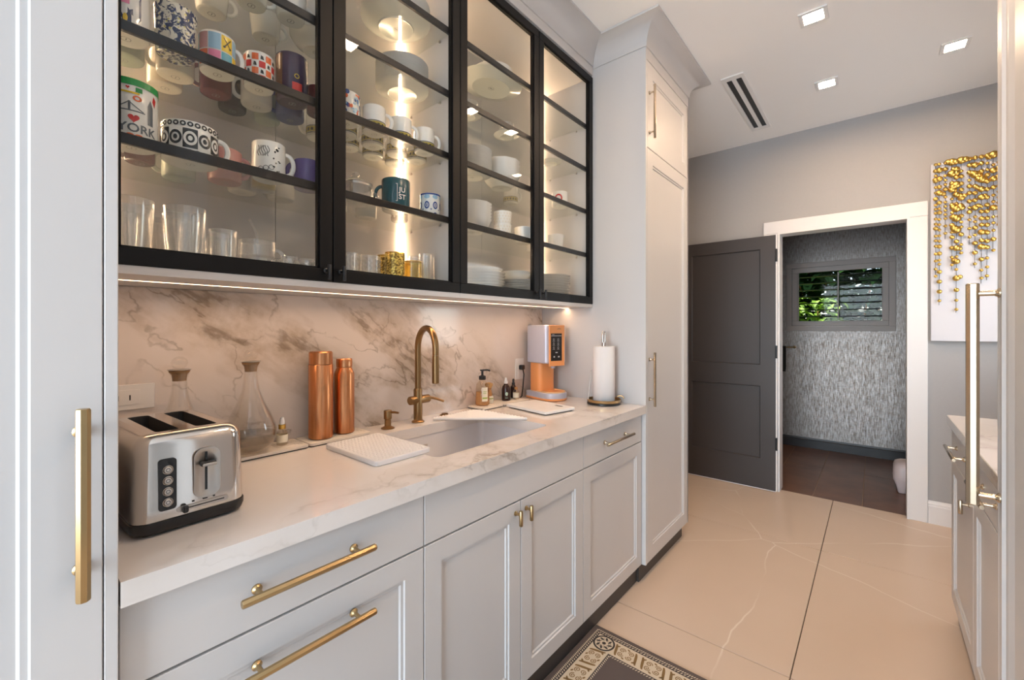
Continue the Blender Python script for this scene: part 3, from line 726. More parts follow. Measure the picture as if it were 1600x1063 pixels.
part('border_line', rect_ring(0.026, 0.029, 0.0078).xf(sh), rug_k, rt, smooth=False)
part('border_line', rect_ring(0.036, 0.0385, 0.0078).xf(sh), rug_k, rt, smooth=False)
part('cream_band', rect_ring(0.040, 0.122, 0.0078).xf(sh), rug_c, rt, smooth=False)
part('border_line', rect_ring(0.0385, 0.0410, 0.0080).xf(sh), rug_k, rt, smooth=False)
part('border_line', rect_ring(0.121, 0.1235, 0.0080).xf(sh), rug_k, rt, smooth=False)
def edge_walk(ins, step):
    x0, x1, y0, y1 = RX0+ins, RX1-ins, RY0+ins, RY1-ins; out = []
    for (ax, ay), (bx, by) in (((x0, y0), (x0, y1)), ((x0, y1), (x1, y1)), ((x1, y1), (x1, y0)), ((x1, y0), (x0, y0))):
        ln = math.hypot(bx-ax, by-ay); n = int(ln/step); ang = math.atan2(by-ay, bx-ax)
        out += [(ax+(bx-ax)*(i+0.5)/n, ay+(by-ay)*(i+0.5)/n, ang) for i in range(n)]
    return out
for ins, step, nm in ((0.0225, 0.0085, 'rope_edge'), (0.0330, 0.0120, 'bead_edge'), (0.129, 0.0105, 'rope_edge')):
    g = G()
    for x, y, an in edge_walk(ins, step): disc(g, x, y, 0.0052, 0.0022, 0.0080, an+0.9, 8)
    o = part(nm, g.xf(sh), rug_c, rt, smooth=False); o['kind'] = 'stuff'
gs, gl = G(), G()
def spiral(x, y, r, a0, turns, hand): return [(x+r*(1-0.85*t)*math.cos(a0+hand*2*PI*turns*t), y+r*(1-0.85*t)*math.sin(a0+hand*2*PI*turns*t)) for t in [i/22 for i in range(23)]]
def medal(x, y, R):
    gm = G()
    ribbon(gm, [(x+R*math.cos(t), y+R*math.sin(t)) for t in [2*PI*i/36 for i in range(36)]], 0.0075, 0.0084, True)
    for k in range(8):
        t = 2*PI*k/8; disc(gm, x+R*0.62*math.cos(t), y+R*0.62*math.sin(t), R*0.24, R*0.11, 0.0084, t+0.5); ribbon(gm, spiral(x+R*0.5*math.cos(t+0.4), y+R*0.5*math.sin(t+0.4), R*0.17, t, 1.0, 1), 0.0018, 0.0086)
    disc(gm, x, y, R*0.2, R*0.2, 0.0084); part('corner_medallion', gm.xf(sh), rug_k, rt, smooth=False)
c = 0.081
for x, y in ((RX0+c, RY0+c), (RX1-c, RY0+c), (RX1-c, RY1-c), (RX0+c, RY1-c)): medal(x, y, 0.0405)
for (ax, ay), (bx, by) in (((RX0+c, RY1-c), (RX0+c, RY0+c)), ((RX0+c, RY1-c), (RX1-c, RY1-c)), ((RX1-c, RY1-c), (RX1-c, RY0+c)), ((RX0+c, RY0+c), (RX1-c, RY0+c))):
    ln = math.hypot(bx-ax, by-ay); ux, uy = (bx-ax)/ln, (by-ay)/ln; vx, vy = -uy, ux; n = max(1, round((ln-0.08)/0.105)); st = (ln-0.08)/n
    P = lambda s_, t: (ax+ux*s_+vx*t, ay+uy*s_+vy*t)
    for i in range(n):
        s0 = 0.04+st*(i+0.5)
        for dx, dy, h in ((-0.018, 0.012, 1), (0.018, 0.012, -1), (-0.018, -0.012, -1), (0.018, -0.012, 1)):
            x, y = P(s0+dx, dy); ribbon(gs, spiral(x, y, 0.0125, math.atan2(uy, ux)+(0 if dx < 0 else PI), 1.6, h), 0.0034, 0.0084)
        for sg in (-1, 1):
            ribbon(gl, [P(s0+sg*(0.030+0.022*q), sg*0.030*math.cos(PI*q)) for q in [k/9 for k in range(10)]], 0.0105, 0.0083, taper=True)
            x, y = P(s0+sg*0.040, -sg*0.022); disc(gl, x, y, 0.008, 0.004, 0.0083, math.atan2(uy, ux)+0.7)
            x, y = P(s0+sg*0.002, sg*0.027); disc(gl, x, y, 0.007, 0.0035, 0.0083, math.atan2(uy, ux)-0.5)
for nm, q in (('scrollwork', gs), ('leaf_motif', gl)): part(nm, q.xf(sh), rug_g, rt, smooth=False)['kind'] = 'stuff'

# ------------------------------------------------------------------ drawing on round ware
def wrap(g, r, phi0): g.v = [((r+v[2])*math.cos(phi0+v[0]/r), (r+v[2])*math.sin(phi0+v[0]/r), v[1]) for v in g.v]; return g
def rect2(g, s0, s1, t0, t1, o=0.0006, n=6):
    vs = [(s0+(s1-s0)*i/n, t, o) for i in range(n+1) for t in (t0, t1)]
    return g.add(vs, [(2*i, 2*i+2, 2*i+3, 2*i+1) for i in range(n)])
def pieces(g):
    p = list(range(len(g.v)))
    def find(a):
        while p[a] != a: p[a] = p[p[a]]; a = p[a]
        return a
    for f in g.f:
        for i in f[1:]: p[find(i)] = find(f[0])
    out = {}
    for f in g.f: out.setdefault(find(f[0]), []).append(f)
    res = []
    for fs in out.values():
        ids = sorted({i for f in fs for i in f}); mp = {i: k for k, i in enumerate(ids)}; q = G(); q.v = [g.v[i] for i in ids]; q.f = [tuple(mp[i] for i in f) for f in fs]; res.append(q)
    return res
def disc2(g, s, t, rx, ry, o=0.0006, k=16): g.add([(s, t, o)]+[(s+rx*math.cos(2*PI*i/k), t+ry*math.sin(2*PI*i/k), o) for i in range(k)], [(0, 1+i, 1+(i+1) % k) for i in range(k)]); return g
def ring2(g, s, t, r0, r1, o=0.0006, k=18, asp=1.0):
    vs = [(s+r*math.cos(2*PI*i/k), t+asp*r*math.sin(2*PI*i/k), o) for r in (r0, r1) for i in range(k)]; g.add(vs, [(i, (i+1) % k, k+(i+1) % k, k+i) for i in range(k)]); return g
def poly2(g, pts, o=0.0006):
    cx = sum(p[0] for p in pts)/len(pts); cy = sum(p[1] for p in pts)/len(pts); n = len(pts)
    g.add([(cx, cy, o)]+[(p[0], p[1], o) for p in pts], [(0, 1+i, 1+(i+1) % n) for i in range(n)]); return g
def heart2(g, s, t, w, o=0.0006): return poly2(g, [(s+w*0.5*math.sin(a)**3, t+w*0.031*(13*math.cos(a)-5*math.cos(2*a)-2*math.cos(3*a)-math.cos(4*a))) for a in [2*PI*i/24 for i in range(24)]], o)
def line2(g, pts, w, o=0.0006):
    gg = G(); ribbon(gg, pts, w, o); g.add(gg.v, gg.f); return g
def text2(g, body, s, t, size, o=0.0008):
    cu = bpy.data.curves.new('lettering', 'FONT'); cu.body = body; cu.size = size; cu.align_x = 'CENTER'; cu.resolution_u = 3; cu.offset = size*0.018
    ob = bpy.data.objects.new('lettering_source', cu); COL.objects.link(ob); dg = bpy.context.evaluated_depsgraph_get()
    me = bpy.data.meshes.new_from_object(ob.evaluated_get(dg)); g.add([(v.co.x+s, v.co.y+t, o) for v in me.vertices], [tuple(p.vertices) for p in me.polygons])
    bpy.data.objects.remove(ob); bpy.data.curves.remove(cu); bpy.data.meshes.remove(me); return g

def mug_mesh(r, h, flare=0.0, round_=0.006):
    rb_ = r-flare
    pf = [(rb_-round_-0.003, 0.0), (rb_-round_, 0.0), (rb_-round_*0.3, round_*0.4), (rb_, round_*1.2), (rb_+flare*0.5, h*0.5), (r, h-0.002), (r-0.0015, h), (r-0.003, h-0.002), (rb_+flare*0.5-0.0045, h*0.5), (rb_-0.0045, 0.008), (rb_-0.012, 0.006)]
    return G().lathe(pf, 28)
def handle_mesh(r, h, ha, d=0.026, th=0.0045):
    pts = []
    for i in range(13):
        t = -PI/2+PI*i/12; rr = r-0.0025+d*math.cos(t)**0.8 if abs(math.cos(t)) > 1e-6 else r-0.0025; pts.append((rr*math.cos(ha), rr*math.sin(ha), h*0.5+h*0.30*math.sin(t)))
    return G().tube(pts, th, 8, sx=1.35)
RING = {}
def mug(label, x, y, z, r=0.04, h=0.09, mat=china, ha=None, hm=None, decor=None, group=None, name='mug', flare=0.0, d=0.022, stamp=True, cat='mug'):
    t = thing(name, label, cat, (x, y, z+0.0004), 0, group)
    b_ = part('body', mug_mesh(r, h, flare), mat, t)
    if stamp:
        if 'st' not in RING: RING['st'] = None
        g = G(); ring2(g, 0, 0, 0.008, 0.0095, 0.0, 16); rect2(g, -0.005, 0.005, -0.0015, 0.0005, 0.0, 1); g.v = [(v[0], -v[1], -0.0002+0.0) for v in g.v]
        part('maker_stamp', g, china_mark, b_, smooth=False)
    if ha is not None: part('handle', handle_mesh(r-flare*0.5, h, ha, d), hm or mat, t)
    phi = math.atan2(-y, -x)
    for nm, gg, mm in (decor(r-flare*0.5, h) if decor else ()):
        ps = pieces(gg)
        if nm != 'lettering' and 1 < len(ps) <= 9:
            for q in ps: part(nm, wrap(q, r-flare*0.5, phi), mm, t, smooth=False)
        else:
            o = part(nm, wrap(gg, r-flare*0.5, phi), mm, t, smooth=False)
            if len(ps) > 9 and nm != 'lettering': o['kind'] = 'stuff'
    return t
C = {}
def K(nm, c, rough=0.25):
    if nm not in C: C[nm] = M('glaze_'+nm, c, rough)
    return C[nm]
K('navy', (0.02, 0.03, 0.09)); K('pink', (0.72, 0.22, 0.38)); K('yellow', (0.80, 0.55, 0.03)); K('black', (0.015, 0.015, 0.016)); K('red', (0.55, 0.025, 0.02)); K('green', (0.02, 0.30, 0.06)); K('grey', (0.12, 0.14, 0.16))
K('orange', (0.72, 0.14, 0.03)); K('sky', (0.33, 0.52, 0.68)); K('teal', (0.10, 0.38, 0.50)); K('rose', (0.55, 0.28, 0.27)); K('purple', (0.12, 0.09, 0.28)); K('wine', (0.13, 0.02, 0.02)); K('deepteal', (0.012, 0.075, 0.095)); K('cobalt', (0.03, 0.07, 0.26)); K('aubergine', (0.045, 0.025, 0.06)); K('sage', (0.40, 0.45, 0.38)); K('ochre', (0.45, 0.36, 0.06)); K('brown', (0.16, 0.08, 0.04))
ZA, ZB, ZCc, ZD = [z+0.004 for z in SZ]; Z0 = 1.4478
A = lambda *q: q
# shelf of mugs above the tumblers (second shelf from the bottom, first cabinet)
def d_city(r, h):
    g1 = G(); rect2(g1, -PI*r, PI*r*0.98, h-0.016, h-0.001, 0.0007, 48); rect2(g1, 0.007, 0.019, h-0.029, h-0.019)
    disc2(g1, -0.027, h-0.042, 0.009, 0.006)
    g2 = G(); heart2(g2, 0.004, 0.052, 0.020); heart2(g2, -0.006, h-0.022, 0.007); poly2(g2, [(0.043, h-0.022), (0.050, h-0.030), (0.046, h-0.048), (0.040, h-0.036)])
    g3 = G(); text2(g3, 'I', -0.018, 0.045, 0.024); text2(g3, 'YORK', 0.012, 0.022, 0.026); rect2(g3, 0.029, 0.041, 0.046, 0.088); poly2(g3, [(0.029, 0.088), (0.041, 0.088), (0.035, 0.104)])
    rect2(g3, -0.0055, -0.0015, 0.066, 0.088, n=1); line2(g3, [(-0.004+0.0042*i, 0.087-0.0042*i+0.00022*i*i) for i in range(7)], 0.002); line2(g3, [(-0.004-0.0042*i, 0.087-0.0042*i+0.00022*i*i) for i in range(7)], 0.002); rect2(g3, -0.030, 0.024, 0.0665, 0.069)
    g4 = G(); ring2(g4, 0.010, h-0.043, 0.004, 0.008, asp=0.8); ring2(g4, -0.002, 0.011, 0.004, 0.009, asp=0.8); ring2(g4, 0.013, 0.011, 0.004, 0.009, asp=0.8)
    g5 = G(); rect2(g5, -0.018, 0.014, h-0.034, h-0.030)
    return A(('green_band', g1, C['green']), ('heart', g2, C['red']), ('lettering', g3, C['grey']), ('pretzel', g4, C['orange']), ('stripe', g5, C['yellow']))
mug('large white city mug with green rim, red heart and grey YORK lettering', -1.285, 0.190, ZA, 0.047, 0.139, china, 0.2+PI, None, d_city)
def d_rings(r, h):
    g1 = G(); g2 = G()
    for k in range(-4, 5):
        s0 = k*0.0295
        if k % 2 == 0: rect2(g1, s0-0.0147, s0+0.0147, 0.022, 0.068)
        ring2(g2 if k % 2 == 0 else g1, s0, 0.045, 0.0085, 0.0135, 0.0009, asp=1.25); disc2(g2 if k % 2 == 0 else g1, s0, 0.045, 0.0045, 0.006, 0.0009)
    for k in range(-9, 10):
        s0 = k*0.0142; ring2(g1, s0, 0.0785, 0.0028, 0.0062, 0.0007, 12); ring2(g1, s0, 0.0125, 0.0028, 0.0062, 0.0007, 12)
    return A(('black_pattern', g1, C['black']), ('white_ring', g2, china))
mug('wide soup mug with black and white ring pattern', -1.303, 0.304, ZA, 0.058, 0.088, china, PI*0.40, None, d_rings)
mug('glossy dusty pink mug behind the ring-patterned soup mug', -1.395, 0.405, ZA, 0.041, 0.088, C['rose'], PI*0.35)
def jar(label, x, y, z, r, h, mat, group=None, name='glass_tumbler', cat='glass', flare=0.004, seg=24, th=0.0022):
    t = props(part(name, G().lathe([(r-flare-0.003, 0), (r-flare, 0.002), (r-flare*0.4, h*0.5), (r, h), (r-th, h), (r-flare*0.4-th, h*0.5), (r-flare-th, 0.010), (r-flare-0.008, 0.008)], seg), mat, None, loc=(x, y, z+0.0004)), label, cat, group); return t
t = thing('glass_jar', 'clear glass jar holding yellow honey behind the black scribbled mug', 'jar', (-1.385, 0.502, ZA+0.0004)); part('glass', G().lathe([(0.030, 0), (0.034, 0.003), (0.034, 0.075), (0.028, 0.088), (0.028, 0.096), (0.026, 0.096), (0.026, 0.087), (0.032, 0.074), (0.032, 0.006), (0.028, 0.004)], 24), tumbler_m, t); part('honey', G().lathe([(0.028, 0.0045), (0.0315, 0.008), (0.0315, 0.045)], 24), C['yellow'], t)
def d_scrib(r, h):
    g = G(); rnd = random.Random(3)
    for k in range(6): line2(g, [(-0.026+k*0.005+0.0025*math.sin(i*0.9+k), h-0.016-i*0.0035) for i in range(9)], 0.0016)
    for k in range(3): ring2(g, -0.020+k*0.013, 0.020+0.003*k, 0.0055, 0.0068, k=14); 
    for k in range(14): disc2(g, rnd.uniform(0.006, 0.028), rnd.uniform(0.012, h-0.015), rnd.uniform(0.0015, 0.0035), rnd.uniform(0.0015, 0.0035), k=6)
    return A(('scribble_print', g, C['black']),)
mug('white mug with black scribbled print and dark rim beside the purple mug', -1.282, 0.478, ZA, 0.041, 0.098, china, PI*0.38, None, d_scrib)
mug('glossy purple mug with a knobbly handle', -1.283, 0.585, ZA, 0.038, 0.082, C['purple'], PI*1.5)
def d_patch(cols, n, t0, t1, seed):
    def f(r, h):
        rnd = random.Random(seed); gs_ = [G() for _ in cols]
        for i in range(n): disc2(gs_[i % len(cols)], rnd.uniform(-PI*r*0.95, PI*r*0.95), rnd.uniform(t0*h, t1*h), rnd.uniform(0.003, 0.008), rnd.uniform(0.003, 0.008), 0.0006+0.0002*(i % 4), 7)
        return [('printed_patch', q, c_) for q, c_ in zip(gs_, cols)]
    return f
plain = [('small dark red mug tucked behind the city mug', -1.392, 0.222, 0.030, 0.075, C['wine']), ('pale green mug at the back behind the wide soup mug', -1.462, 0.315, 0.038, 0.085, C['sage']), ('cream mug at the back behind the dusty pink mug', -1.460, 0.470, 0.038, 0.09, china_w), ('cream mug at the back behind the purple mug', -1.45, 0.575, 0.040, 0.088, china_w)]
for lb, x, y, r, h, m_ in plain: mug(lb, x, y, ZA, r, h, m_, -PI*0.62)
# second cabinet bay on the same shelf
t = thing('glass_pot', 'lidded clear glass pot beside the dark teal mug', 'pot', (-1.305, 0.750, ZA+0.0004))
part('body', G().lathe([(0.040, 0), (0.050, 0.006), (0.054, 0.03), (0.052, 0.062), (0.050, 0.062), (0.0515, 0.03), (0.047, 0.008), (0.040, 0.004)], 30), tumbler_m, t)
part('lid', G().lathe([(0.055, 0.0625), (0.055, 0.066), (0.035, 0.078), (0.010, 0.082), (0.006, 0.088), (0.013, 0.094), (0.011, 0.102)], 30), tumbler_m, t); part('handle', handle_mesh(0.052, 0.06, PI*0.42, 0.024, 0.004), tumbler_m, t)
part('steel_band', G().lathe([(0.0525, 0.055), (0.0535, 0.055), (0.0535, 0.0615), (0.0525, 0.0615)], 30), steel_b, t)
def d_teal(r, h):
    g = G(); rect2(g, 0.004, 0.0055, 0.026, h-0.022, n=1); rect2(g, 0.000, 0.0055, h-0.0235, h-0.022, n=1); rect2(g, 0.000, 0.0055, 0.026, 0.0275, n=1); text2(g, 'JU', 0.022, 0.058, 0.024); text2(g, 'ST', 0.022, 0.034, 0.024)
    return A(('lettering', g, china),)
mug('dark teal mug with white bracket lettering', -1.285, 0.893, ZA, 0.048, 0.108, C['deepteal'], -PI*0.72, None, d_teal, d=0.024)
mug('brown patterned mug between the teal mug and the blue and white mug', -1.395, 0.985, ZA, 0.032, 0.075, C['brown'], None, None, d_patch([C['ochre'], china_w], 40, 0.1, 0.9, 5))
def d_tilework(r, h):
    g = G(); rect2(g, -PI*r, PI*r*0.98, h-0.007, h-0.001, 0.0006, 40); g2 = G()
    for k in range(-3, 4):
        s0 = k*0.0315-0.012; ring2(g, s0, 0.045, 0.0055, 0.0095, asp=1.5); disc2(g2, s0, h-0.014, 0.011, 0.008); disc2(g, s0, 0.012, 0.0075, 0.007); ring2(g, s0+0.0157, 0.030, 0.001, 0.003, k=8); ring2(g, s0, 0.045, 0.001, 0.003, asp=2)
    return A(('cobalt_pattern', g, C['cobalt']), ('sky_pattern', g2, C['sky']))
mug('white mug with cobalt blue tilework ovals', -1.275, 1.037, ZA, 0.037, 0.090, china, None, None, d_tilework)
for lb, x, y, r, h, m_ in [('cream mug at the back behind the dark teal mug', -1.455, 0.880, 0.038, 0.085, china_w), ('white cup at the back behind the lidded glass pot', -1.44, 0.755, 0.038, 0.075, china)]: mug(lb, x, y, ZA, r, h, m_, -PI*0.62)

# shelf of printed mugs above
def d_crest(r, h):
    g1 = G(); poly2(g1, [(-0.012, h-0.022), (0.027, h-0.022), (0.027, 0.034), (0.018, 0.018), (0.008, 0.010), (-0.004, 0.018), (-0.012, 0.034)]); text2(g1, 'FLORIDA', 0.010, h-0.017, 0.012)
    g2 = G(); rect2(g2, -0.009, 0.006, h-0.048, h-0.026, 0.001)
    g3 = G(); disc2(g3, -0.001, 0.026, 0.004, 0.009, 0.001); g4 = G(); poly2(g4, [(0.009, 0.036), (0.024, 0.036), (0.020, 0.022), (0.009, 0.016)], 0.001); g5 = G()
    for k in range(9):
        disc2(g5, -0.024-0.003*math.sin(k*0.35), 0.014+k*0.0085, 0.0035, 0.0022, k=8); disc2(g5, -0.030-0.003*math.sin(k*0.35), 0.018+k*0.0085, 0.0035, 0.0022, k=8)
    return A(('shield', g1, C['navy']), ('pink_quarter', g2, C['pink']), ('gold_figure', g3, C['yellow']), ('white_quarter', g4, china), ('laurel', g5, C['black']))
mug('white mug with a navy crest, pink quarter and FLORIDA lettering', -1.280, 0.180, ZB, 0.042, 0.105, china, PI*1.02, None, d_crest)
def floral():
    m, n, b = nodes('glaze_blue_floral'); p = oco(n); v = N(n, 'ShaderNodeTexVoronoi'); v.inputs['Scale'].default_value = 85; L(n, p, v.inputs['Vector'])
    w = noise(n, p, 55, 3, 0.6, 1.5); c1 = mixc(n, maprange(n, w, 0.45, 0.52, 0, 1), (0.015, 0.03, 0.10), (0.72, 0.69, 0.60)); L(n, mixc(n, maprange(n, v.outputs['Distance'], 0.20, 0.26, 1, 0), c1, (0.55, 0.50, 0.18)), b.inputs['Base Color']); b.inputs['Roughness'].default_value = 0.2; return m
mug('navy and cream floral mug with a flared rim', -1.280, 0.270, ZB, 0.042, 0.110, floral(), PI*1.0, C['navy'], None, flare=0.004)
def d_tiles(r, h):
    gs_ = {}
    cols = ['sky', 'yellow', 'sky', 'pink', 'teal', 'rose']; low = ['pink', 'teal', 'yellow', 'green', 'sky', 'orange']
    for k in range(-3, 4):
        s0 = k*0.0275-0.006
        gs_.setdefault(cols[k % 6], G()); rect2(gs_[cols[k % 6]], s0-0.0128, s0+0.0128, h*0.50, h-0.006); gs_.setdefault(low[k % 6], G()); rect2(gs_[low[k % 6]], s0-0.0128, s0+0.0128, 0.008, h*0.47)
    g = G(); s0 = -0.006-0.0275*1+0.0275; s0 = [k for k in range(-3, 4) if cols[k % 6] == 'yellow'][-1]*0.0275-0.006; hm_ = h*0.5+0.022
    line2(g, [(s0-0.008+0.002*i, hm_+0.012-0.003*i) for i in range(9)], 0.0022, 0.0013); line2(g, [(s0+0.008-0.002*i, hm_+0.012-0.003*i) for i in range(9)], 0.0022, 0.0015); disc2(g, s0+0.007, hm_-0.0105, 0.0028, 0.0028, 0.0012); disc2(g, s0-0.007, hm_-0.0105, 0.0028, 0.0028, 0.0012)
    g2 = G(); disc2(g2, s0+0.0275+0.004, h*0.22, 0.008, 0.008, 0.0012)
    return [('printed_square', q, C[c_]) for c_, q in gs_.items()]+[('crossed_oars', g, C['black']), ('red_spot', g2, C['red'])]
mug('mug printed with bright picture squares, one yellow with crossed black oars', -1.283, 0.356, ZB, 0.0385, 0.092, china, PI*0.42, None, d_tiles, d=0.018)
def d_check(r, h):
    g1, g2, g3 = G(), G(), G(); w = 0.0165
    for i in range(-5, 6):
        for j in range(4):
            s0, t0 = i*w, 0.008+j*0.0185
            if (i+j) % 2 == 0: rect2(g1 if j % 2 else g2, s0, s0+w*0.94, t0, t0+0.0172, n=2)
            else: poly2(g3, [(s0+w*0.2, t0+0.004), (s0+w*0.7, t0+0.003), (s0+w*0.6, t0+0.012), (s0+w*0.3, t0+0.014)])
    return A(('orange_check', g1, C['orange']), ('red_check', g2, C['red']), ('black_motif', g3, C['black']))
mug('white mug with an orange, red and black checkerboard print', -1.280, 0.452, ZB, 0.036, 0.088, china, None, None, d_check)
def d_queen(r, h):
    g = G(); rect2(g, -PI*r, -0.026, 0.012, h-0.006, n=16); g2 = G(); rect2(g2, 0.000, 0.026, 0.020, 0.044); g3 = G(); rect2(g3, -0.006, 0.030, 0.012, 0.018); ring2(g3, 0.012, 0.062, 0.005, 0.0065)
    return A(('bronze_panel', g, C['brown']), ('red_panel', g2, C['red']), ('gold_trim', g3, C['yellow']))
mug('tall dark aubergine mug with bronze side and red patch', -1.284, 0.541, ZB, 0.042, 0.128, C['aubergine'], None, None, d_queen)
mug('small wine red mug beside the tall dark aubergine mug', -1.30, 0.622, ZB, 0.030, 0.082, C['wine'], None)
for lb, x, y, r, h, m_ in [('sage green mug at the back behind the crest mug', -1.385, 0.190, 0.040, 0.09, C['sage']), ('cream mug behind the floral mug', -1.378, 0.290, 0.040, 0.09, china_w), ('cream mug at the back behind the floral mug and another mug', -1.463, 0.285, 0.038, 0.09, china_w),
    ('wine red mug at the back behind the picture-square mug', -1.40, 0.385, 0.038, 0.09, C['wine']), ('white mug with dark print behind the checkerboard mug', -1.383, 0.482, 0.040, 0.092, china), ('black mug at the back behind the checkerboard mug', -1.465, 0.445, 0.036, 0.09, C['black']), ('cobalt mug behind the tall aubergine mug', -1.392, 0.580, 0.040, 0.092, C['cobalt']), ('sage green mug at the back behind the cobalt mug', -1.463, 0.540, 0.036, 0.088, C['sage'])]:
    mug(lb, x, y, ZB, r, h, m_, -PI*0.60 if x > -1.44 else None)
mug('mug with orange and blue harlequin patches beside the banded mugs', -1.280, 0.705, ZB, 0.040, 0.090, china, None, None, d_patch([C['cobalt'], C['orange'], C['sky']], 110, 0.05, 0.95, 2))
def d_band(r, h):
    g = G(); rect2(g, -PI*r, PI*r*0.98, 0.012, 0.030, 0.0006, 40); g2 = G(); rect2(g2, -PI*r, PI*r*0.98, 0.031, 0.0335, 0.0006, 40); rect2(g2, -PI*r, PI*r*0.98, 0.008, 0.0105, 0.0006, 40)
    for k in range(-8, 8): disc2(g2, k*0.0145, 0.0205, 0.0048, 0.0055, 0.0009, 8)
    return A(('yellow_band', g, C['ochre']), ('black_motif', g2, C['black']))
bm0 = mug('white mug with yellow and black banded foot, front row', -1.278, 0.803, ZB, 0.037, 0.086, china, PI*0.30, None, d_band, 'banded mugs in the front row')
for y in (0.908, 1.012): clone(bm0, (-1.278, y, ZB+0.0004), 0.1)
for x, y in ((-1.372, 0.752), (-1.372, 0.855), (-1.372, 0.957), (-1.366, 1.045), (-1.458, 0.70), (-1.458, 0.81), (-1.458, 0.91), (-1.455, 1.005)): clone(bm0, (x, y, ZB+0.0004), PI, 'white mug with yellow and black banded foot, behind the front row', 'banded mugs behind the front row')
mug('white mug with yellow and black banded foot behind the pale bowls', -1.455, 1.715, ZB, 0.037, 0.086, china, PI*0.30, None, d_band)

# ------------------------------------------------------------------ plates, bowls, platters
def plate_g(r, h=0.016, foot=0.55):
    return G().lathe([(r*foot-0.004, 0.0015), (r*foot-0.002, 0), (r*foot, 0), (r*foot+0.003, 0.003), (r*0.72, 0.005), (r*0.97, h-0.002), (r, h-0.0005), (r*0.995, h), (r*0.72, 0.008), (r*foot, 0.006)], 36)
def bowl_g(r, h, foot=0.45, wav=0):
    g = G().lathe([(r*foot-0.004, 0.0015), (r*foot-0.002, 0), (r*foot, 0), (r*foot+0.002, 0.005), (r*0.80, h*0.45), (r*0.97, h*0.92), (r, h), (r-0.003, h), (r*0.77, h*0.47), (r*foot-0.002, 0.009)], 48)
    if wav:
        out = []
        for x, y, z in g.v:
            a = math.atan2(y, x); k = 1+0.022*math.cos(a*wav)*min(1, z/h); out.append((x*k, y*k, z))
        g.v = out
    return g
def mark(parent, g_r=0.010):
    g = G(); ring2(g, 0, 0, g_r*0.85, g_r, 0, 18); rect2(g, -g_r*0.25, g_r*0.25, -g_r*0.5, g_r*0.5, 0, 1); g.v = [(v[0], -v[1], 0.0011) for v in g.v]; part('maker_stamp', g, china_mark, parent, smooth=False)
def stack(name, label, x, y, z, n, g, dz, cat, group, mat=china, stamp=True):
    me = g.mesh(name, mat); z += 0.0004
    for k in range(n):
        ORD = ['lowest', 'second', 'third', 'fourth', 'fifth', 'sixth', 'seventh', 'eighth', 'ninth', 'tenth']
        w_ = ('topmost' if k == n-1 else ('lowest' if k == 0 else ORD[k]+' from the bottom'))
        o = props(part(name, me, mat, None, loc=(x, y, z+k*dz)), w_+' '+label, cat, group)
        if k == 0 and stamp: mark(o)
stack('dinner_plate', 'white dinner plate in the stack above the banded mugs', -1.362, 0.975, ZCc, 8, plate_g(0.097, 0.018), 0.0125, 'plate', 'white dinner plates stacked above the banded mugs')
stack('serving_plate', 'large white rimmed plate on the highest mug cabinet shelf', -1.366, 0.950, ZD, 5, bowl_g(0.125, 0.032, 0.50), 0.012, 'plate', 'large rimmed plates on the highest shelf')
stack('soup_bowl', 'white soup bowl beside the stack above the banded mugs', -1.366, 0.650, ZCc, 7, bowl_g(0.078, 0.045, 0.5), 0.013, 'bowl', 'white soup bowls beside the dinner plates')
for lb, x, y in (('white teacup with a round base mark on the shelf above the floral mug', -1.30, 0.32), ('white teacup beside another on the shelf above the checkerboard mug', -1.30, 0.44), ('white teacup on the shelf above the tall aubergine mug', -1.28, 0.535), ('white teacup at the back of the shelf above the crest mug', -1.42, 0.38), ('white teacup at the back beside the soup bowls', -1.42, 0.52)):
    mug(lb, x, y, ZCc, 0.042, 0.07, china, PI*0.45, None, None, name='teacup', cat='cup', flare=0.006)
stack('dinner_plate', 'white dinner plate in the stack under the oval platter', -1.364, 1.382, Z0, 7, plate_g(0.124, 0.020), 0.0128, 'plate', 'dinner plates under the white platter')
zt = Z0+0.0004+6*0.0128+0.0205
o = part('platter', G().lathe([(0.05, 0.0), (0.075, 0.002), (0.098, 0.014), (0.100, 0.018), (0.096, 0.0185), (0.07, 0.008), (0.045, 0.006)], 36), china, None, loc=(-1.360, 1.375, zt)); o.scale = (1.08, 1.2, 1); props(o, 'white oval platter lying on a stack of dinner plates', 'platter')
stack('side_plate', 'white side plate in the stack under the shallow bowls', -1.350, 1.622, Z0, 7, plate_g(0.100, 0.016), 0.0115, 'plate', 'side plates between the dinner plate stacks')
zt = Z0+0.0004+6*0.0115+0.0165
stack('shallow_bowl', 'shallow white bowl on the stack of side plates', -1.350, 1.630, zt, 2, bowl_g(0.075, 0.028, 0.5), 0.012, 'bowl', 'shallow bowls on the side plates', stamp=False)
stack('dinner_plate', 'white dinner plate in the tall stack by the pantry', -1.362, 1.912, Z0, 10, plate_g(0.125, 0.018), 0.0128, 'plate', 'dinner plates stacked beside the pantry panel')
stack('cereal_bowl', 'ruffled white bowl beside the textured cups', -1.325, 1.305, ZA, 6, bowl_g(0.086, 0.055, 0.5, 12), 0.0135, 'bowl', 'ruffled bowls beside the textured cups')
for k, lb in enumerate(('white textured cup standing below another on the bowl shelf', 'white textured cup nested on top of another on the bowl shelf')):
    o = thing('textured_cup', lb, 'cup', (-1.292, 1.468, ZA+0.0004+k*0.058)); part('body', mug_mesh(0.041, 0.06, 0.003), china, o); g = G()
    for i in range(-9, 10):
        for j in range(4): disc2(g, i*0.0135+(j % 2)*0.0067, 0.010+j*0.0125, 0.0042, 0.0042, 0.0014, 6)
    part('raised_petals', wrap(g, 0.0395, math.atan2(-1.46, 1.295)), china_w, o, smooth=False)
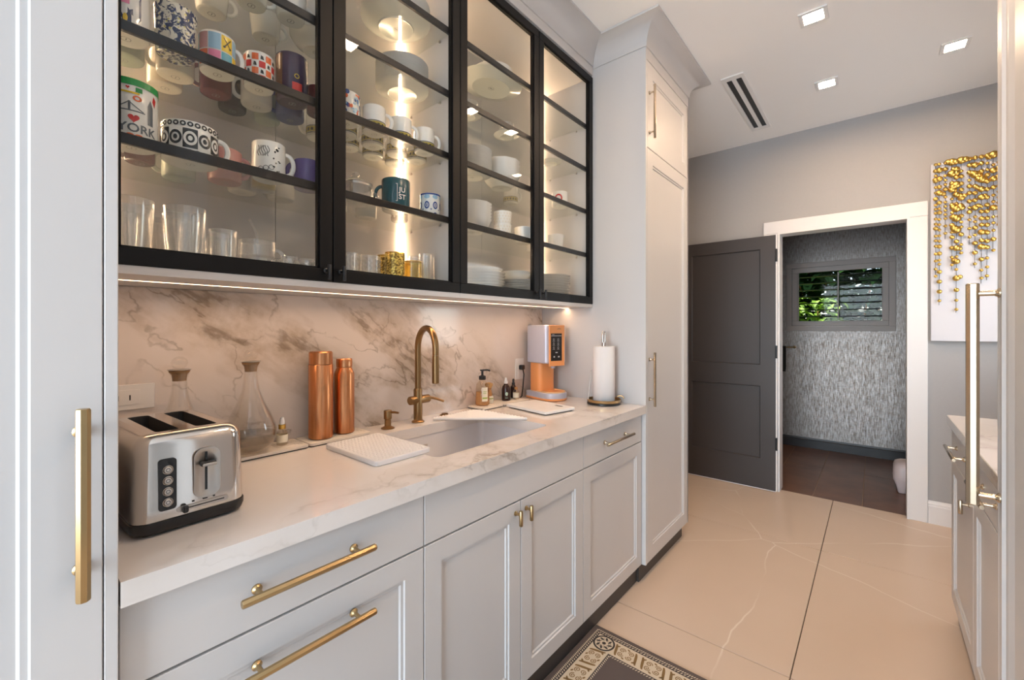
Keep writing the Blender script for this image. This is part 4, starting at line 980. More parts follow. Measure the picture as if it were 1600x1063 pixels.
mug('plain white cup on the bowl shelf beside the textured cups', -1.295, 1.625, ZA, 0.046, 0.075, china, None, name='cup', cat='cup', flare=0.006)
mug('white fluted cup on the bowl shelf beside the pantry panel', -1.30, 1.905, ZA, 0.044, 0.088, china, None, name='cup', cat='cup', flare=0.008)
mug('white fluted cup standing behind another near the pantry panel', -1.40, 1.84, ZA, 0.044, 0.088, china, None, name='cup', cat='cup', flare=0.008)
stack('side_plate', 'white side plate in the stack beside the deep bowls', -1.325, 1.306, ZB, 10, plate_g(0.086, 0.015), 0.0108, 'plate', 'side plates beside the deep bowls')
stack('deep_bowl', 'deep white bowl beside the stack of side plates', -1.325, 1.496, ZB, 5, bowl_g(0.086, 0.052, 0.55, 10), 0.0165, 'bowl', 'deep bowls stacked mid shelf')
def d_emblem(r, h):
    g = G(); ring2(g, -0.008, h*0.5, 0.013, 0.021, asp=1.1); return A(('red_ring', g, C['red']),)
mug('white mug with a red ring emblem beside the pantry panel', -1.290, 1.930, ZB, 0.042, 0.078, china, None, None, d_emblem)
def saucer_cup(lb, x, y, z):
    t = thing('cup_and_saucer', lb, 'saucer', (x, y, z+0.0004)); return t
single('saucer', plate_g(0.060, 0.012), china, 'small white saucer under a clear cup on the fourth shelf', 'saucer', loc=(-1.30, 1.505, ZCc+0.0004)); 
jar('clear glass cup standing on a small white saucer', -1.30, 1.505, ZCc+0.0066, 0.034, 0.055, tumbler_m, name='glass_cup', cat='glass')
single('saucer', plate_g(0.060, 0.012), china, 'small white saucer under a clear glass bowl', 'saucer', loc=(-1.30, 1.255, ZCc+0.0004))
jar('clear glass bowl standing on a saucer above the side plates', -1.30, 1.255, ZCc+0.0066, 0.045, 0.05, tumbler_m, name='glass_bowl', cat='bowl', flare=0.015)
single('saucer', plate_g(0.062, 0.012), china, 'small white saucer beside the pantry panel on the fourth shelf', 'saucer', loc=(-1.33, 1.90, ZCc+0.0004))
o = single('oval_platter', G().lathe([(0.072, 0.0015), (0.075, 0), (0.078, 0.0), (0.083, 0.004), (0.128, 0.020), (0.130, 0.023), (0.127, 0.0235), (0.082, 0.008), (0.07, 0.006)], 44), china, 'large white oval platter on the highest shelf of the dish cabinet', 'platter', loc=(-1.366, 1.47, ZD+0.0004)); o.scale = (1, 1.25, 1); mark(o, 0.012)
single('serving_bowl', bowl_g(0.095, 0.07, 0.5), china, 'white serving bowl resting on the large oval platter', 'bowl', loc=(-1.366, 1.48, ZD+0.0088))

# ------------------------------------------------------------------ glasses on the cabinet floor
pint = lambda lb, x, y, grp: jar(lb, x, y, Z0, 0.044, 0.142, tumbler_m, grp, flare=0.011)
for i, (x, y) in enumerate(((-1.285, 0.188), (-1.282, 0.290))): pint('tall clear pint tumbler in the front row below the city mug', x, y, 'pint tumblers in the front row')
for x, y in ((-1.380, 0.205), (-1.380, 0.305), (-1.468, 0.195), (-1.470, 0.290)): pint('tall clear pint tumbler behind the front pint tumblers', x, y, 'pint tumblers behind the front row')
for x, y in ((-1.272, 0.366), (-1.345, 0.382), (-1.425, 0.392)): jar('short clear tumbler between the pint tumblers and the glass mug', x, y, Z0, 0.031, 0.100, tumbler_m, 'short clear tumblers', flare=0.005)
t = thing('glass_mug', 'clear glass mug holding a bent glass straw', 'mug', (-1.292, 0.452, Z0+0.0004))
part('body', G().lathe([(0.030, 0), (0.038, 0.003), (0.038, 0.040), (0.045, 0.046), (0.045, 0.088), (0.042, 0.088), (0.042, 0.048), (0.035, 0.042), (0.035, 0.008), (0.028, 0.007)], 28), tumbler_m, t); part('handle', handle_mesh(0.045, 0.085, PI*0.40, 0.022, 0.004), tumbler_m, t)
single('straw', G().tube([(-1.292, 0.456, Z0+0.009), (-1.294, 0.452, Z0+0.105), (-1.290, 0.446, Z0+0.118), (-1.276, 0.428, Z0+0.142)], 0.0035, 10), tumbler_m, 'bent clear glass straw standing in the glass mug', 'straw')
for i in range(3):
    for j in range(4): jar('tiny clear shot glass in the cluster beside the glass mug', -1.250-0.052*j, 0.520+0.048*i+0.008*(j % 2), Z0, 0.021, 0.050, tumbler_m, 'shot glasses beside the glass mug', name='shot_glass', seg=18, flare=0.003)
def cut_glass(lb, x, y, r, h, grp):
    t = thing('cut_tumbler', lb, 'glass', (x, y, Z0+0.0004), 0, grp); g = G().lathe([(r-0.006, 0), (r-0.003, 0.002), (r, h), (r-0.0025, h), (r-0.005, 0.012), (r-0.008, 0.01)], 24); part('body', g, tumbler_m, t)
    g = G()
    for k in range(10):
        a = 2*PI*k/10
        for j in range(4):
            zz = 0.018+j*0.018; rr = r-0.003+0.003*zz/h; g.add(*(lambda q: (q.v, q.f))(G().lathe([(0.0002, -0.007), (0.0042, 0), (0.0002, 0.007)], 6, (rr*math.cos(a), rr*math.sin(a), zz), False, False)))
    part('cut_facets', g, tumbler_m, t, smooth=False)
for x, y in ((-1.270, 0.705), (-1.270, 0.785), (-1.350, 0.685), (-1.352, 0.765)): cut_glass('clear cut-glass tumbler beside the gold tumblers', x, y, 0.032, 0.100 if x < -1.3 else 0.088, 'cut glass tumblers')
def goldg(lb, x, y, r, h):
    t = thing('gold_tumbler', lb, 'glass', (x, y, Z0+0.0004)); part('body', G().lathe([(r-0.006, 0), (r-0.003, 0.002), (r, h), (r-0.0025, h), (r-0.005, 0.012), (r-0.008, 0.01)], 28), goldglass, t); part('gold_flecks', G().lathe([(r-0.0027, 0.004), (r+0.0004, h-0.004)], 28, cap0=False, cap1=False), goldfleck, t)
goldg('gold flecked tumbler in front of another gold tumbler', -1.272, 0.880, 0.0335, 0.112); goldg('gold flecked tumbler standing behind the front gold tumbler', -1.345, 0.895, 0.0335, 0.112)
for lb, x, y in (('pale gold ribbed tumbler beside the front gold tumbler', -1.272, 0.957), ('pale gold ribbed tumbler behind another pale gold tumbler', -1.345, 0.972)):
    t = thing('ribbed_tumbler', lb, 'glass', (x, y, Z0+0.0004)); r, h = 0.031, 0.092; part('body', G().lathe([(r-0.004, 0), (r-0.002, 0.002), (r, h), (r-0.0025, h), (r-0.004, 0.012), (r-0.006, 0.01)], 24), palegold, t); part('gold_rim', G().lathe([(r, h-0.0015), (r+0.0006, h-0.0015), (r+0.0006, h-0.0005), (r, h-0.0005)], 24), gold, t)
for x, y in ((-1.285, 1.022), (-1.318, 1.064), (-1.355, 1.030), (-1.405, 1.060), (-1.428, 1.000)): jar('tall slim clear highball glass beside the pale gold tumblers', x, y, Z0, 0.0225, 0.128, tumbler_m, 'slim highball glasses', seg=20, flare=0.001)
single('glass_dish', G().lathe([(0.020, 0), (0.024, 0.002), (0.030, 0.010), (0.028, 0.010), (0.022, 0.004)], 24), greenglass, 'small green tinted glass dish in front of the slim highball glasses', 'dish', loc=(-1.258, 1.052, Z0+0.0004))
# ------------------------------------------------------------------ things on the main counter
ZT = ZC+0.0006
# two-slot toaster (front face looks towards the aisle, +X)
TW, TD, TH = 0.188, 0.300, 0.196
t = thing('toaster', 'polished steel two-slot toaster with black base and round buttons', 'toaster', (-1.030, 0.248, ZT), math.radians(3))
def loft(rings, cap0=True, cap1=True):
    n = len(rings[0]); vs = [v for r_ in rings for v in r_]; fs = []
    for i in range(len(rings)-1):
        for k in range(n): fs.append((i*n+k, i*n+(k+1) % n, (i+1)*n+(k+1) % n, (i+1)*n+k))
    if cap0: fs.append(tuple(reversed(range(n))))
    if cap1: fs.append(tuple((len(rings)-1)*n+k for k in range(n)))
    return G().add(vs, fs)
def rr3(ins, z, r, x0=-TD, x1=0.0, w=TW): return [(p[0], p[1], z) for p in rrect(x0+ins, x1-ins, -w/2+ins, w/2-ins, r, 6)]
part('base', loft([rr3(0.012, 0.0, 0.03), rr3(0.001, 0.006, 0.03), rr3(-0.002, 0.016, 0.03), rr3(-0.002, 0.026, 0.03), rr3(0.002, 0.0275, 0.03)]), blackp, t)
# shell: sides plus a top deck with two real slot openings
zt0 = TH-0.028
rings = [rr3(0.0, 0.0278, 0.03), rr3(0.0005, 0.08, 0.03), rr3(0.003, zt0-0.01, 0.03)]
for k in range(1, 7):
    a = PI/2*k/6; rings.append(rr3(0.003+0.024*(1-math.cos(a)), zt0-0.01+0.030*math.sin(a), 0.03-0.012*k/6))
g = loft(rings, True, False)
slots = [(-0.262, -0.040, -0.052, -0.014), (-0.262, -0.040, 0.014, 0.052)]
ztop = rings[-1][0][2]; rim = rings[-1]
bm = bmesh.new(); rv = [bm.verts.new(v) for v in rim]; edges = [bm.edges.new((rv[i], rv[(i+1) % len(rv)])) for i in range(len(rv))]
slot_edges = []
for s_ in slots:
    q = [bm.verts.new((x, y, ztop)) for x, y in rrect(*s_, 0.008, 3)]; slot_edges += [bm.edges.new((q[i], q[(i+1) % len(q)])) for i in range(len(q))]
bmesh.ops.triangle_fill(bm, use_beauty=True, edges=edges+slot_edges)
bmesh.ops.recalc_face_normals(bm, faces=bm.faces); gg = G().bm(bm)
if gg.f:
    a, b2, c_ = (Vector(gg.v[i]) for i in gg.f[0][:3])
    if (b2-a).cross(c_-a).z < 0: gg.f = [f[::-1] for f in gg.f]
g.add(gg.v, gg.f)
shell = part('shell', g, chrome, t, ang=50)
for s_ in slots:
    q = rrect(*s_, 0.008, 3); n = len(q); vs = [(x, y, ztop) for x, y in q]+[(x, y, ztop-0.10) for x, y in q]
    part('slot_liner', G().add(vs, [(i, (i+1) % n, n+(i+1) % n, n+i) for i in range(n)]+[tuple(range(n, 2*n))]), dark_base, t, smooth=False)
    for k in range(7):
        x = s_[0]+0.02+k*0.03; part('guard_wire', G().tube([(x, s_[2]+0.012, ztop-0.07), (x, s_[2]+0.012, ztop-0.012)], 0.0011, 6), steel_b, t)
def yz_ring(y0, y1, z0, z1, r, x): return [(x, p[0], p[1]) for p in rrect(y0, y1, z0, z1, r, 5)]
lv = (-0.002, 0.042, 0.052, 0.150)
part('lever_bezel', loft([yz_ring(*lv, 0.018, 0.0005), yz_ring(lv[0]-0.001, lv[1]+0.001, lv[2]-0.001, lv[3]+0.001, 0.018, 0.0035), yz_ring(lv[0]+0.004, lv[1]-0.004, lv[2]+0.004, lv[3]-0.004, 0.014, 0.0035), yz_ring(lv[0]+0.007, lv[1]-0.007, lv[2]+0.007, lv[3]-0.007, 0.012, 0.0012)]), steel_b, t)
part('lever_slot', G().box(0.0013, 0.0022, 0.0165, 0.0205, 0.066, 0.142), blackp, t, smooth=False)
part('lever', G().cbox(0.0024, 0.017, 0.006, 0.033, 0.116, 0.124, 0.002), blackp, t, smooth=False)
part('lever_cap', G().cbox(0.0172, 0.0195, 0.007, 0.032, 0.1165, 0.122, 0.001), chrome, t, smooth=False)
bp = part('button_panel', loft([yz_ring(-0.058, -0.030, 0.045, 0.142, 0.006, 0.0005), yz_ring(-0.058, -0.030, 0.045, 0.142, 0.006, 0.0015)]), blackp, t)
for k in range(4):
    cb_ = (0, -0.044, 0.060+k*0.0205)
    part('button_ring', G().lathe([(0.0066, 0.0016), (0.0084, 0.0016), (0.0084, 0.0036), (0.0078, 0.0042), (0.0066, 0.0030)], 22, cb_, False, False, axis='x'), chrome, bp)
    part('button', G().lathe([(0.0060, 0.0016), (0.0060, 0.0038), (0.0050, 0.0046)], 20, cb_, axis='x'), steel_b, bp); part('button_mark', G().lathe([(0.0026, 0.0047), (0.0036, 0.0047), (0.0036, 0.0049), (0.0026, 0.0049)], 14, cb_, False, False, axis='x'), blackp, bp)
part('dial_track', loft([yz_ring(-0.030, 0.058, 0.0345, 0.0445, 0.0048, 0.0005), yz_ring(-0.030, 0.058, 0.0345, 0.0445, 0.0048, 0.0022)]), steel_b, t)
part('dial_slot', G().box(0.0023, 0.0028, -0.022, 0.050, 0.0385, 0.0405), blackp, t, smooth=False)
part('shade_slider', G().cbox(0.003, 0.012, -0.022, -0.013, 0.0325, 0.0465, 0.002), blackp, t, smooth=False)
g = G()
for k, w_ in enumerate((0.004, 0.008, 0.003)): g.box(0.0004, 0.0008, -0.005+k*0.018, -0.005+k*0.018+w_, 0.0475, 0.0505)
part('printed_mark', g, blackp, t, smooth=False)

# stone trays
def tray(lb, x0, x1, y0, y1):
    t = thing('stone_tray', lb, 'tray', ((x0+x1)/2, (y0+y1)/2, ZT)); w, l = (x1-x0)/2, (y1-y0)/2
    part('slab', G().prism(rrect(-w, w, -l, l, 0.010, 5), 0.0035, 0.0118, 0.001), stone_tray, t, smooth=False); part('base', G().prism(rrect(-w+0.002, w-0.002, -l+0.002, l-0.002, 0.010, 5), 0.0, 0.0034), dark_base, t, smooth=False)
    g = G()
    for k in range(3):
        ring = [(p[0], p[1], 0.0122) for p in rrect(-w+0.014+k*0.008, w-0.014-k*0.008, l-0.085+k*0.008, l-0.012-k*0.008, 0.012, 5)]
        g.tube(ring+[ring[0]], 0.0006, 5, False)
    part('groove_lines', g, china_w, t, smooth=False)
tray('pale stone tray under the water decanters and dropper bottle', -1.527, -1.408, 0.395, 0.648)
tray('pale stone tray under the two copper bottles', -1.527, -1.408, 0.652, 0.874)
tray('pale stone tray under the hand soap bottle and shaving brush', -1.527, -1.412, 1.470, 1.612)
tray('pale stone tray under the dark spray bottle and dropper', -1.527, -1.412, 1.615, 1.822)
ZY = ZT+0.0121
# decanters
def decanter(lb, x, y, z, water, hs=1.0):
    t = thing('decanter', lb, 'decanter', (x, y, z+0.0004))
    o = [(0.020, 0.0), (0.038, 0.004), (0.060, 0.022), (0.070, 0.052), (0.068, 0.082), (0.054, 0.118), (0.036, 0.155), (0.024, 0.190), (0.0185, 0.225), (0.0180, 0.252), (0.024, 0.268), (0.0225, 0.269)]
    i_ = [(0.0165, 0.252), (0.0168, 0.225), (0.0222, 0.190), (0.0340, 0.155), (0.0520, 0.118), (0.066, 0.082), (0.068, 0.052), (0.058, 0.024), (0.036, 0.0075), (0.016, 0.005)]
    part('flask', G().lathe([(r, q*hs) for r, q in o+i_], 40), decant_m, t)
    if water: part('water', G().lathe([(0.015, 0.0054), (0.0355, 0.0080), (0.0576, 0.0245), (0.0675, 0.052), (0.0674, 0.058)], 40), water_m, t)
    c_ = part('stopper', G().lathe([(0.0155, 0.246), (0.0170, 0.262), (0.0215, 0.2685), (0.0235, 0.2705), (0.0235, 0.274), (0.012, 0.275)], 28), cork, t); part('collar', G().lathe([(0.0150, 0.2755), (0.0262, 0.2755), (0.0268, 0.2775), (0.0150, 0.2785)], 28), steel_b, c_)
    part('glass_ball', G().lathe([(0.0195*math.sin(a)+1e-4, 0.2955-0.017*math.cos(a)) for a in [PI*k/14 for k in range(15)]], 24), decant_m, t)
decanter('clear glass decanter half filled with water and cork stopper', -1.452, 0.490, ZY, True)
decanter('empty clear glass decanter behind the toaster', -1.455, 0.315, ZT, False)
t = thing('dropper_bottle', 'small clear dropper bottle with gold collar beside the water decanter', 'bottle', (-1.470, 0.588, ZY+0.0004))
part('glass', G().lathe([(0.014, 0), (0.0165, 0.002), (0.0165, 0.042), (0.009, 0.050), (0.009, 0.054)], 24), soapglass, t); part('label', G().lathe([(0.0168, 0.010), (0.0168, 0.034)], 24, cap0=False, cap1=False), label_w, t)
part('collar', G().lathe([(0.0105, 0.052), (0.0105, 0.066)], 20), gold, t); part('bulb', G().lathe([(0.007, 0.0662), (0.0075, 0.075), (0.005, 0.088), (0.002, 0.090)], 16), whitep, t)
# copper bottles
def cop(lb, x, y, r, h, kind):
    t = thing('copper_bottle', lb, 'bottle', (x, y, ZY+0.0004))
    if kind: part('body', G().lathe([(r-0.004, 0), (r, 0.004), (r, h*0.845), (r-0.001, h*0.85)], 36), copper_m, t); part('cap', G().lathe([(r-0.003, h*0.852), (r-0.0016, h*0.855), (r-0.0016, h-0.004), (r-0.005, h)], 36), copper_m, t)
    else: part('body', G().lathe([(r-0.004, 0), (r, 0.004), (r, h*0.80), (r-0.004, h*0.84), (r*0.74, h*0.885)], 36), copper_m, t); part('cap', G().lathe([(r*0.77, h*0.887), (r*0.80, h*0.89), (r*0.80, h-0.003), (r*0.74, h)], 36), copper_m, t)
cop('tall brushed copper bottle with a wide straight cap', -1.463, 0.712, 0.0395, 0.298, True)
cop('brushed copper bottle with sloping shoulders beside the taller one', -1.472, 0.803, 0.0345, 0.268, False)
# dish drying mat
t = thing('drying_mat', 'white textured rectangular drying mat beside the sink', 'mat', (-1.217, 0.776, ZT), math.radians(0)); 
part('slab', G().prism(rrect(-0.148, 0.148, -0.098, 0.098, 0.010, 5), 0.0, 0.0150, 0.002), papr, t, smooth=False)
g = G()
for i in range(24):
    for j in range(15): g.lathe([(0.0036, 0.0148), (0.0028, 0.0162), (0.0008, 0.0168)], 6, (-0.134+i*0.01165, -0.083+j*0.0118+(0.004 if i % 2 else 0), 0), False, True)
o = part('raised_dots', g, papr, t); o['kind'] = 'stuff'
# faucet
fx, fy = -1.456, 1.120
t = thing('faucet', 'aged bronze gooseneck pull-down faucet behind the sink', 'faucet', (fx, fy, ZT)); dx, dy = 0.155, -0.035; ln = math.hypot(dx, dy); ux, uy = dx/ln, dy/ln; R_ = ln/2
part('base_flange', G().lathe([(0.026, 0), (0.026, 0.004), (0.0215, 0.008), (0.0185, 0.010)], 28), bronze, t)
part('body', G().lathe([(0.0178, 0.0102), (0.0178, 0.135), (0.0150, 0.140)], 28), bronze, t)
pts = [(0, 0, 0.1402), (0, 0, 0.22)]+[(0, 0, 0.311)]+[(ux*(R_-R_*math.cos(a)), uy*(R_-R_*math.cos(a)), 0.311+R_*math.sin(a)) for a in [PI*k/18 for k in range(1, 19)]]+[(ux*ln, uy*ln, 0.285)]
part('spout', G().tube(pts, 0.0128, 18), bronze, t)
part('spray_head', G().lathe([(0.0118, 0.176), (0.0138, 0.178), (0.0142, 0.250), (0.0128, 0.2845)], 20, (ux*ln, uy*ln, 0)), bronze, t)
part('valve', G().lathe([(0.0165, -0.048), (0.0175, -0.046), (0.0175, 0.048), (0.0165, 0.050)], 24, (0, 0, 0.092)).xf(Matrix.Translation((0.0, 0.008, 0.092)) @ Matrix.Rotation(PI/2, 4, 'X') @ Matrix.Translation((0, 0, -0.092))), bronze, t)
part('lever', G().tube([(0.002, 0.044, 0.100), (0.022, 0.082, 0.088), (0.038, 0.108, 0.076)], [0.006, 0.0052, 0.0048], 12), bronze, t)
t = thing('soap_dispenser', 'small aged bronze built-in soap pump beside the faucet', 'soap dispenser', (-1.452, 0.972, ZT)); part('flange', G().lathe([(0.026, 0), (0.026, 0.003), (0.018, 0.007), (0.013, 0.010)], 24), bronze, t); part('pump', G().lathe([(0.0125, 0.0102), (0.0125, 0.035), (0.0155, 0.038), (0.0155, 0.068), (0.0135, 0.071)], 24), bronze, t); part('nozzle', G().tube([(0.010, 0.004, 0.063), (0.030, 0.012, 0.064), (0.045, 0.018, 0.063)], [0.005, 0.0045, 0.004], 10), bronze, t)
t = thing('air_switch', 'low round bronze button on the counter between faucet and corner rack', 'button', (-1.462, 1.272, ZT)); part('ring', G().lathe([(0.0235, 0), (0.0235, 0.004), (0.019, 0.009), (0.0165, 0.009)], 24), bronze, t); part('push_button', G().lathe([(0.0145, 0.0), (0.0145, 0.012), (0.012, 0.0135)], 20), bronze, t)
# triangular corner rack over the sink
t = thing('corner_rack', 'white triangular roll-up drying rack across the sink corner', 'rack', (-1.428, 1.435, ZT)); A0, B0 = Vector((0.295, 0)), Vector((0.0, -0.250))
for k in range(15):
    q = 1-k/15.5; a, b2 = A0*q, B0*q
    part('rod', G().tube([(a.x, a.y, 0.0062), (b2.x, b2.y, 0.0062)], 0.0062 if k == 0 else 0.0060, 8), whitep, t)
    for e in (a, b2): part('end_cap', G().lathe([(0.0068*math.sin(u_)+1e-4, 0.0066-0.0066*math.cos(u_)) for u_ in [PI*j/6 for j in range(7)]], 10, (e.x, e.y, 0)), whitep, t) if k < 14 else None
g = G()
pt_ = [(A0.x*0.985, -0.004), (0.006, B0.y*0.985), (0.006, -0.004)]; g.prism(pt_, 0.0035, 0.0068); part('webbing', g, papr, t, smooth=False)
# toiletries
t = thing('hand_soap_bottle', 'clear pump bottle of amber hand soap with black pump', 'bottle', (-1.478, 1.528, ZY+0.0004))
part('bottle', G().lathe([(0.030, 0), (0.036, 0.004), (0.034, 0.05), (0.032, 0.085), (0.029, 0.105), (0.016, 0.118), (0.013, 0.124)], 28), soapglass, t); part('liquid', G().lathe([(0.029, 0.001), (0.0345, 0.005), (0.0325, 0.05), (0.0315, 0.066)], 28), soapliq, t)
pp = part('pump', G().lathe([(0.0165, 0.1245), (0.0175, 0.126), (0.0175, 0.142), (0.008, 0.146), (0.0055, 0.148), (0.0055, 0.166), (0.012, 0.168), (0.012, 0.174)], 20), blackp, t); part('spout', G().tube([(0.0, 0.0, 0.171), (0.02, 0.016, 0.172), (0.030, 0.024, 0.168)], 0.0045, 10), blackp, pp)
g = G(); rect2(g, -0.002, 0.028, 0.022, 0.090); gl_ = part('label', wrap(g, 0.0352, math.atan2(-1.53, 1.48)), label_w, t, smooth=False); g = G(); rect2(g, 0.0, 0.026, 0.034, 0.042, 0.0012); rect2(g, 0.004, 0.020, 0.060, 0.063, 0.0012); rect2(g, 0.004, 0.022, 0.068, 0.071, 0.0012); part('printed_mark', wrap(g, 0.0352, math.atan2(-1.53, 1.48)), label_g, gl_, smooth=False)
t = thing('shaving_brush', 'wooden shaving brush on a jar with a cream label', 'brush', (-1.492, 1.590, ZY+0.0004)); part('jar', G().lathe([(0.021, 0), (0.0225, 0.002), (0.0225, 0.030), (0.018, 0.036)], 24), label_w, t); part('handle', G().lathe([(0.016, 0.0362), (0.018, 0.045), (0.013, 0.062), (0.011, 0.070), (0.014, 0.076)], 22), wood_m, t); part('bristles', G().lathe([(0.013, 0.0762), (0.020, 0.090), (0.019, 0.098), (0.008, 0.103)], 22), M('bristle_tan', (0.62, 0.36, 0.14), 0.9), t); part('green_stripe', G().lathe([(0.0228, 0.022), (0.0228, 0.027)], 24, cap0=False, cap1=False), label_g, t)
t = thing('spray_bottle', 'dark amber spray bottle with a white nozzle', 'bottle', (-1.478, 1.705, ZY+0.0004)); part('bottle', G().lathe([(0.020, 0), (0.0225, 0.003), (0.0225, 0.060), (0.018, 0.074), (0.010, 0.084), (0.010, 0.088)], 26), amberb, t); part('nozzle', G().lathe([(0.0105, 0.0882), (0.0115, 0.096), (0.009, 0.100), (0.006, 0.112), (0.0055, 0.118)], 18), whitep, t)
g = G(); disc2(g, 0.004, 0.036, 0.007, 0.010); rect2(g, -0.004, 0.010, 0.014, 0.017); part('printed_mark', wrap(g, 0.0225, math.atan2(-1.7, 1.48)), M('pale_mint_print', (0.40, 0.55, 0.46), 0.6), t, smooth=False)
t = thing('serum_bottle', 'small clear serum bottle with a cream label', 'bottle', (-1.458, 1.764, ZY+0.0004)); part('bottle', G().lathe([(0.015, 0), (0.017, 0.002), (0.017, 0.042), (0.008, 0.052)], 22), soapglass, t); part('label', G().lathe([(0.0173, 0.010), (0.0173, 0.036)], 22, cap0=False, cap1=False), label_w, t); part('cap', G().lathe([(0.0085, 0.0522), (0.0085, 0.064), (0.006, 0.066)], 16), wood_m, t)
t = thing('dropper_bottle', 'tall dark amber dropper bottle behind the serum bottle', 'bottle', (-1.500, 1.792, ZY+0.0004)); part('bottle', G().lathe([(0.014, 0), (0.016, 0.002), (0.016, 0.060), (0.008, 0.070)], 22), amberb, t); part('dropper', G().lathe([(0.009, 0.0702), (0.009, 0.082), (0.006, 0.084), (0.006, 0.100), (0.003, 0.104)], 16), blackp, t)
# kitchen scale
t = thing('kitchen_scale', 'flat white kitchen scale with a small dark display', 'scale', (-1.240, 1.681, ZT), math.radians(-10)); part('platform', G().prism(rrect(-0.140, 0.140, -0.098, 0.098, 0.008, 5), 0.0045, 0.0165, 0.0015), whitep, t, smooth=False); part('underside', G().prism(rrect(-0.132, 0.132, -0.090, 0.090, 0.008, 5), 0.0, 0.0044), dark_base, t, smooth=False); part('display', G().cbox(0.048, 0.092, 0.052, 0.066, 0.0166, 0.0172, 0.0002), M('bronze_display', (0.10, 0.06, 0.035), 0.3), t, smooth=False)

# countertop water dispenser
t = thing('water_dispenser', 'apricot and silver countertop water dispenser with black touch panel', 'water dispenser', (-1.405, 1.960, ZT), math.radians(-14))
def stad(x0, x1, w, z, ins=0.0, k=12):
    r = w/2-ins; return [(x1-w/2+r*math.cos(a), r*math.sin(a), z) for a in [-PI/2+PI*i/k for i in range(k+1)]]+[(x0+ins, p, z) for p in (r*0.92, -r*0.92)]
part('base_skirt', loft([stad(-0.085, 0.135, 0.158, 0.0, 0.006), stad(-0.085, 0.135, 0.158, 0.004), stad(-0.085, 0.135, 0.158, 0.013)]), orange, t)
part('base', loft([stad(-0.084, 0.134, 0.156, 0.0132), stad(-0.084, 0.134, 0.156, 0.040), stad(-0.084, 0.134, 0.156, 0.043, 0.004)]), lilac, t)
part('drip_tray', loft([stad(-0.005, 0.128, 0.138, 0.0432), stad(-0.005, 0.128, 0.138, 0.049), stad(-0.005, 0.128, 0.138, 0.049, 0.008), stad(-0.005, 0.128, 0.138, 0.0455, 0.010)]), M('tray_apricot', (0.80, 0.50, 0.26), 0.4), t)
g = G()
for k in range(7): g.box(0.012+k*0.014, 0.018+k*0.014, -0.040, 0.040, 0.0458, 0.0485)
part('drip_grille', g, orange, t, smooth=False)
part('column', loft([[(x, y, z) for x, y in rrect(-0.080, 0.018, -0.060, 0.060, 0.030, 6)] for z in (0.0436, 0.20)]), orange, t)
hd = part('head', loft([[(x, y, z) for x, y in rrect(-0.084+i_, 0.088-i_, -0.074+i_, 0.074-i_, 0.020, 6)] for i_, z in ((0.004, 0.2005), (0.0, 0.205), (0.0, 0.402), (0.005, 0.408))]), lilac, t)
part('front_fascia', G().cbox(0.0885, 0.094, -0.056, 0.056, 0.186, 0.407, 0.002), orange, hd, smooth=False)
tp = part('touch_panel', G().box(0.0942, 0.0948, -0.044, 0.034, 0.214, 0.362), blackp, hd, smooth=False)
pm = M('panel_print', (0.55, 0.55, 0.55), 0.5); g = G()
for i in range(2):
    for j in range(3):
        y, z = -0.024+i*0.032, 0.330-j*0.022; g.add(*(lambda q: (q.v, q.f))(G().lathe([(0.004, 0.09485), (0.0055, 0.09485), (0.0055, 0.0951), (0.004, 0.0951)], 12, (0, y, z), False, False, axis='x'))); g.box(0.09485, 0.0951, y-0.008, y+0.008, z-0.0105, z-0.0085)
g.box(0.09485, 0.0951, -0.012, 0.004, 0.256, 0.262); g.box(0.09485, 0.0951, -0.026, -0.016, 0.232, 0.240); g.box(0.09485, 0.0951, 0.006, 0.018, 0.232, 0.240); g.box(0.09485, 0.0951, -0.042, 0.032, 0.3475, 0.3505); g.box(0.09485, 0.0951, -0.036, -0.020, 0.3545, 0.357)
part('button_marks', g, pm, t, smooth=False)
g = G(); g.box(0.0942, 0.0946, 0.000, 0.030, 0.384, 0.386); g.box(0.0942, 0.0946, 0.006, 0.024, 0.388, 0.3905); part('brand_mark', g, M('copper_print', (0.45, 0.22, 0.10), 0.5), t, smooth=False)
part('spout', G().lathe([(0.010, 0.172), (0.012, 0.175), (0.014, 0.2002)], 18, (0.060, 0, 0)), lilac, t)
# outlets and the dispenser's plug
t = thing('wall_outlet', 'white wide outlet plate on the backsplash behind the toaster', 'outlet', (XW, 0.215, 1.115)); part('plate', G().cbox(0.0004, 0.006, -0.06, 0.060, -0.034, 0.034, 0.0015), whitep, t, smooth=False); part('socket', G().cbox(0.0062, 0.008, -0.045, 0.028, -0.020, 0.020, 0.0008), whitep, t, smooth=False); g = G().box(0.0082, 0.0086, -0.030, -0.027, -0.008, 0.006).box(0.0082, 0.0086, -0.018, -0.015, -0.008, 0.006).box(0.0082, 0.0086, 0.006, 0.009, -0.008, 0.006); part('socket_slots', g, blackp, t, smooth=False)
t = thing('wall_outlet', 'white outlet plate on the backsplash behind the water dispenser', 'outlet', (XW, 1.878, 1.072)); part('plate', G().cbox(0.0004, 0.006, -0.036, 0.036, -0.058, 0.058, 0.0015), whitep, t, smooth=False); part('socket', G().cbox(0.0062, 0.0075, -0.018, 0.018, -0.045, 0.045, 0.0008), whitep, t, smooth=False)
t = thing('power_cord', 'black power cord plugged in beside the water dispenser', 'cord', (XW, 1.878, 1.072)); part('plug', G().cbox(0.0078, 0.034, -0.014, 0.014, -0.004, 0.022, 0.004), blackp, t, smooth=False); part('cable', G().tube([(0.030, 0, -0.003), (0.034, 0.002, -0.03), (0.032, -0.004, -0.10), (0.024, -0.004, -0.150), (0.020, -0.012, -0.1585), (0.018, -0.03, -0.159)], 0.0035, 8), blackp, t)
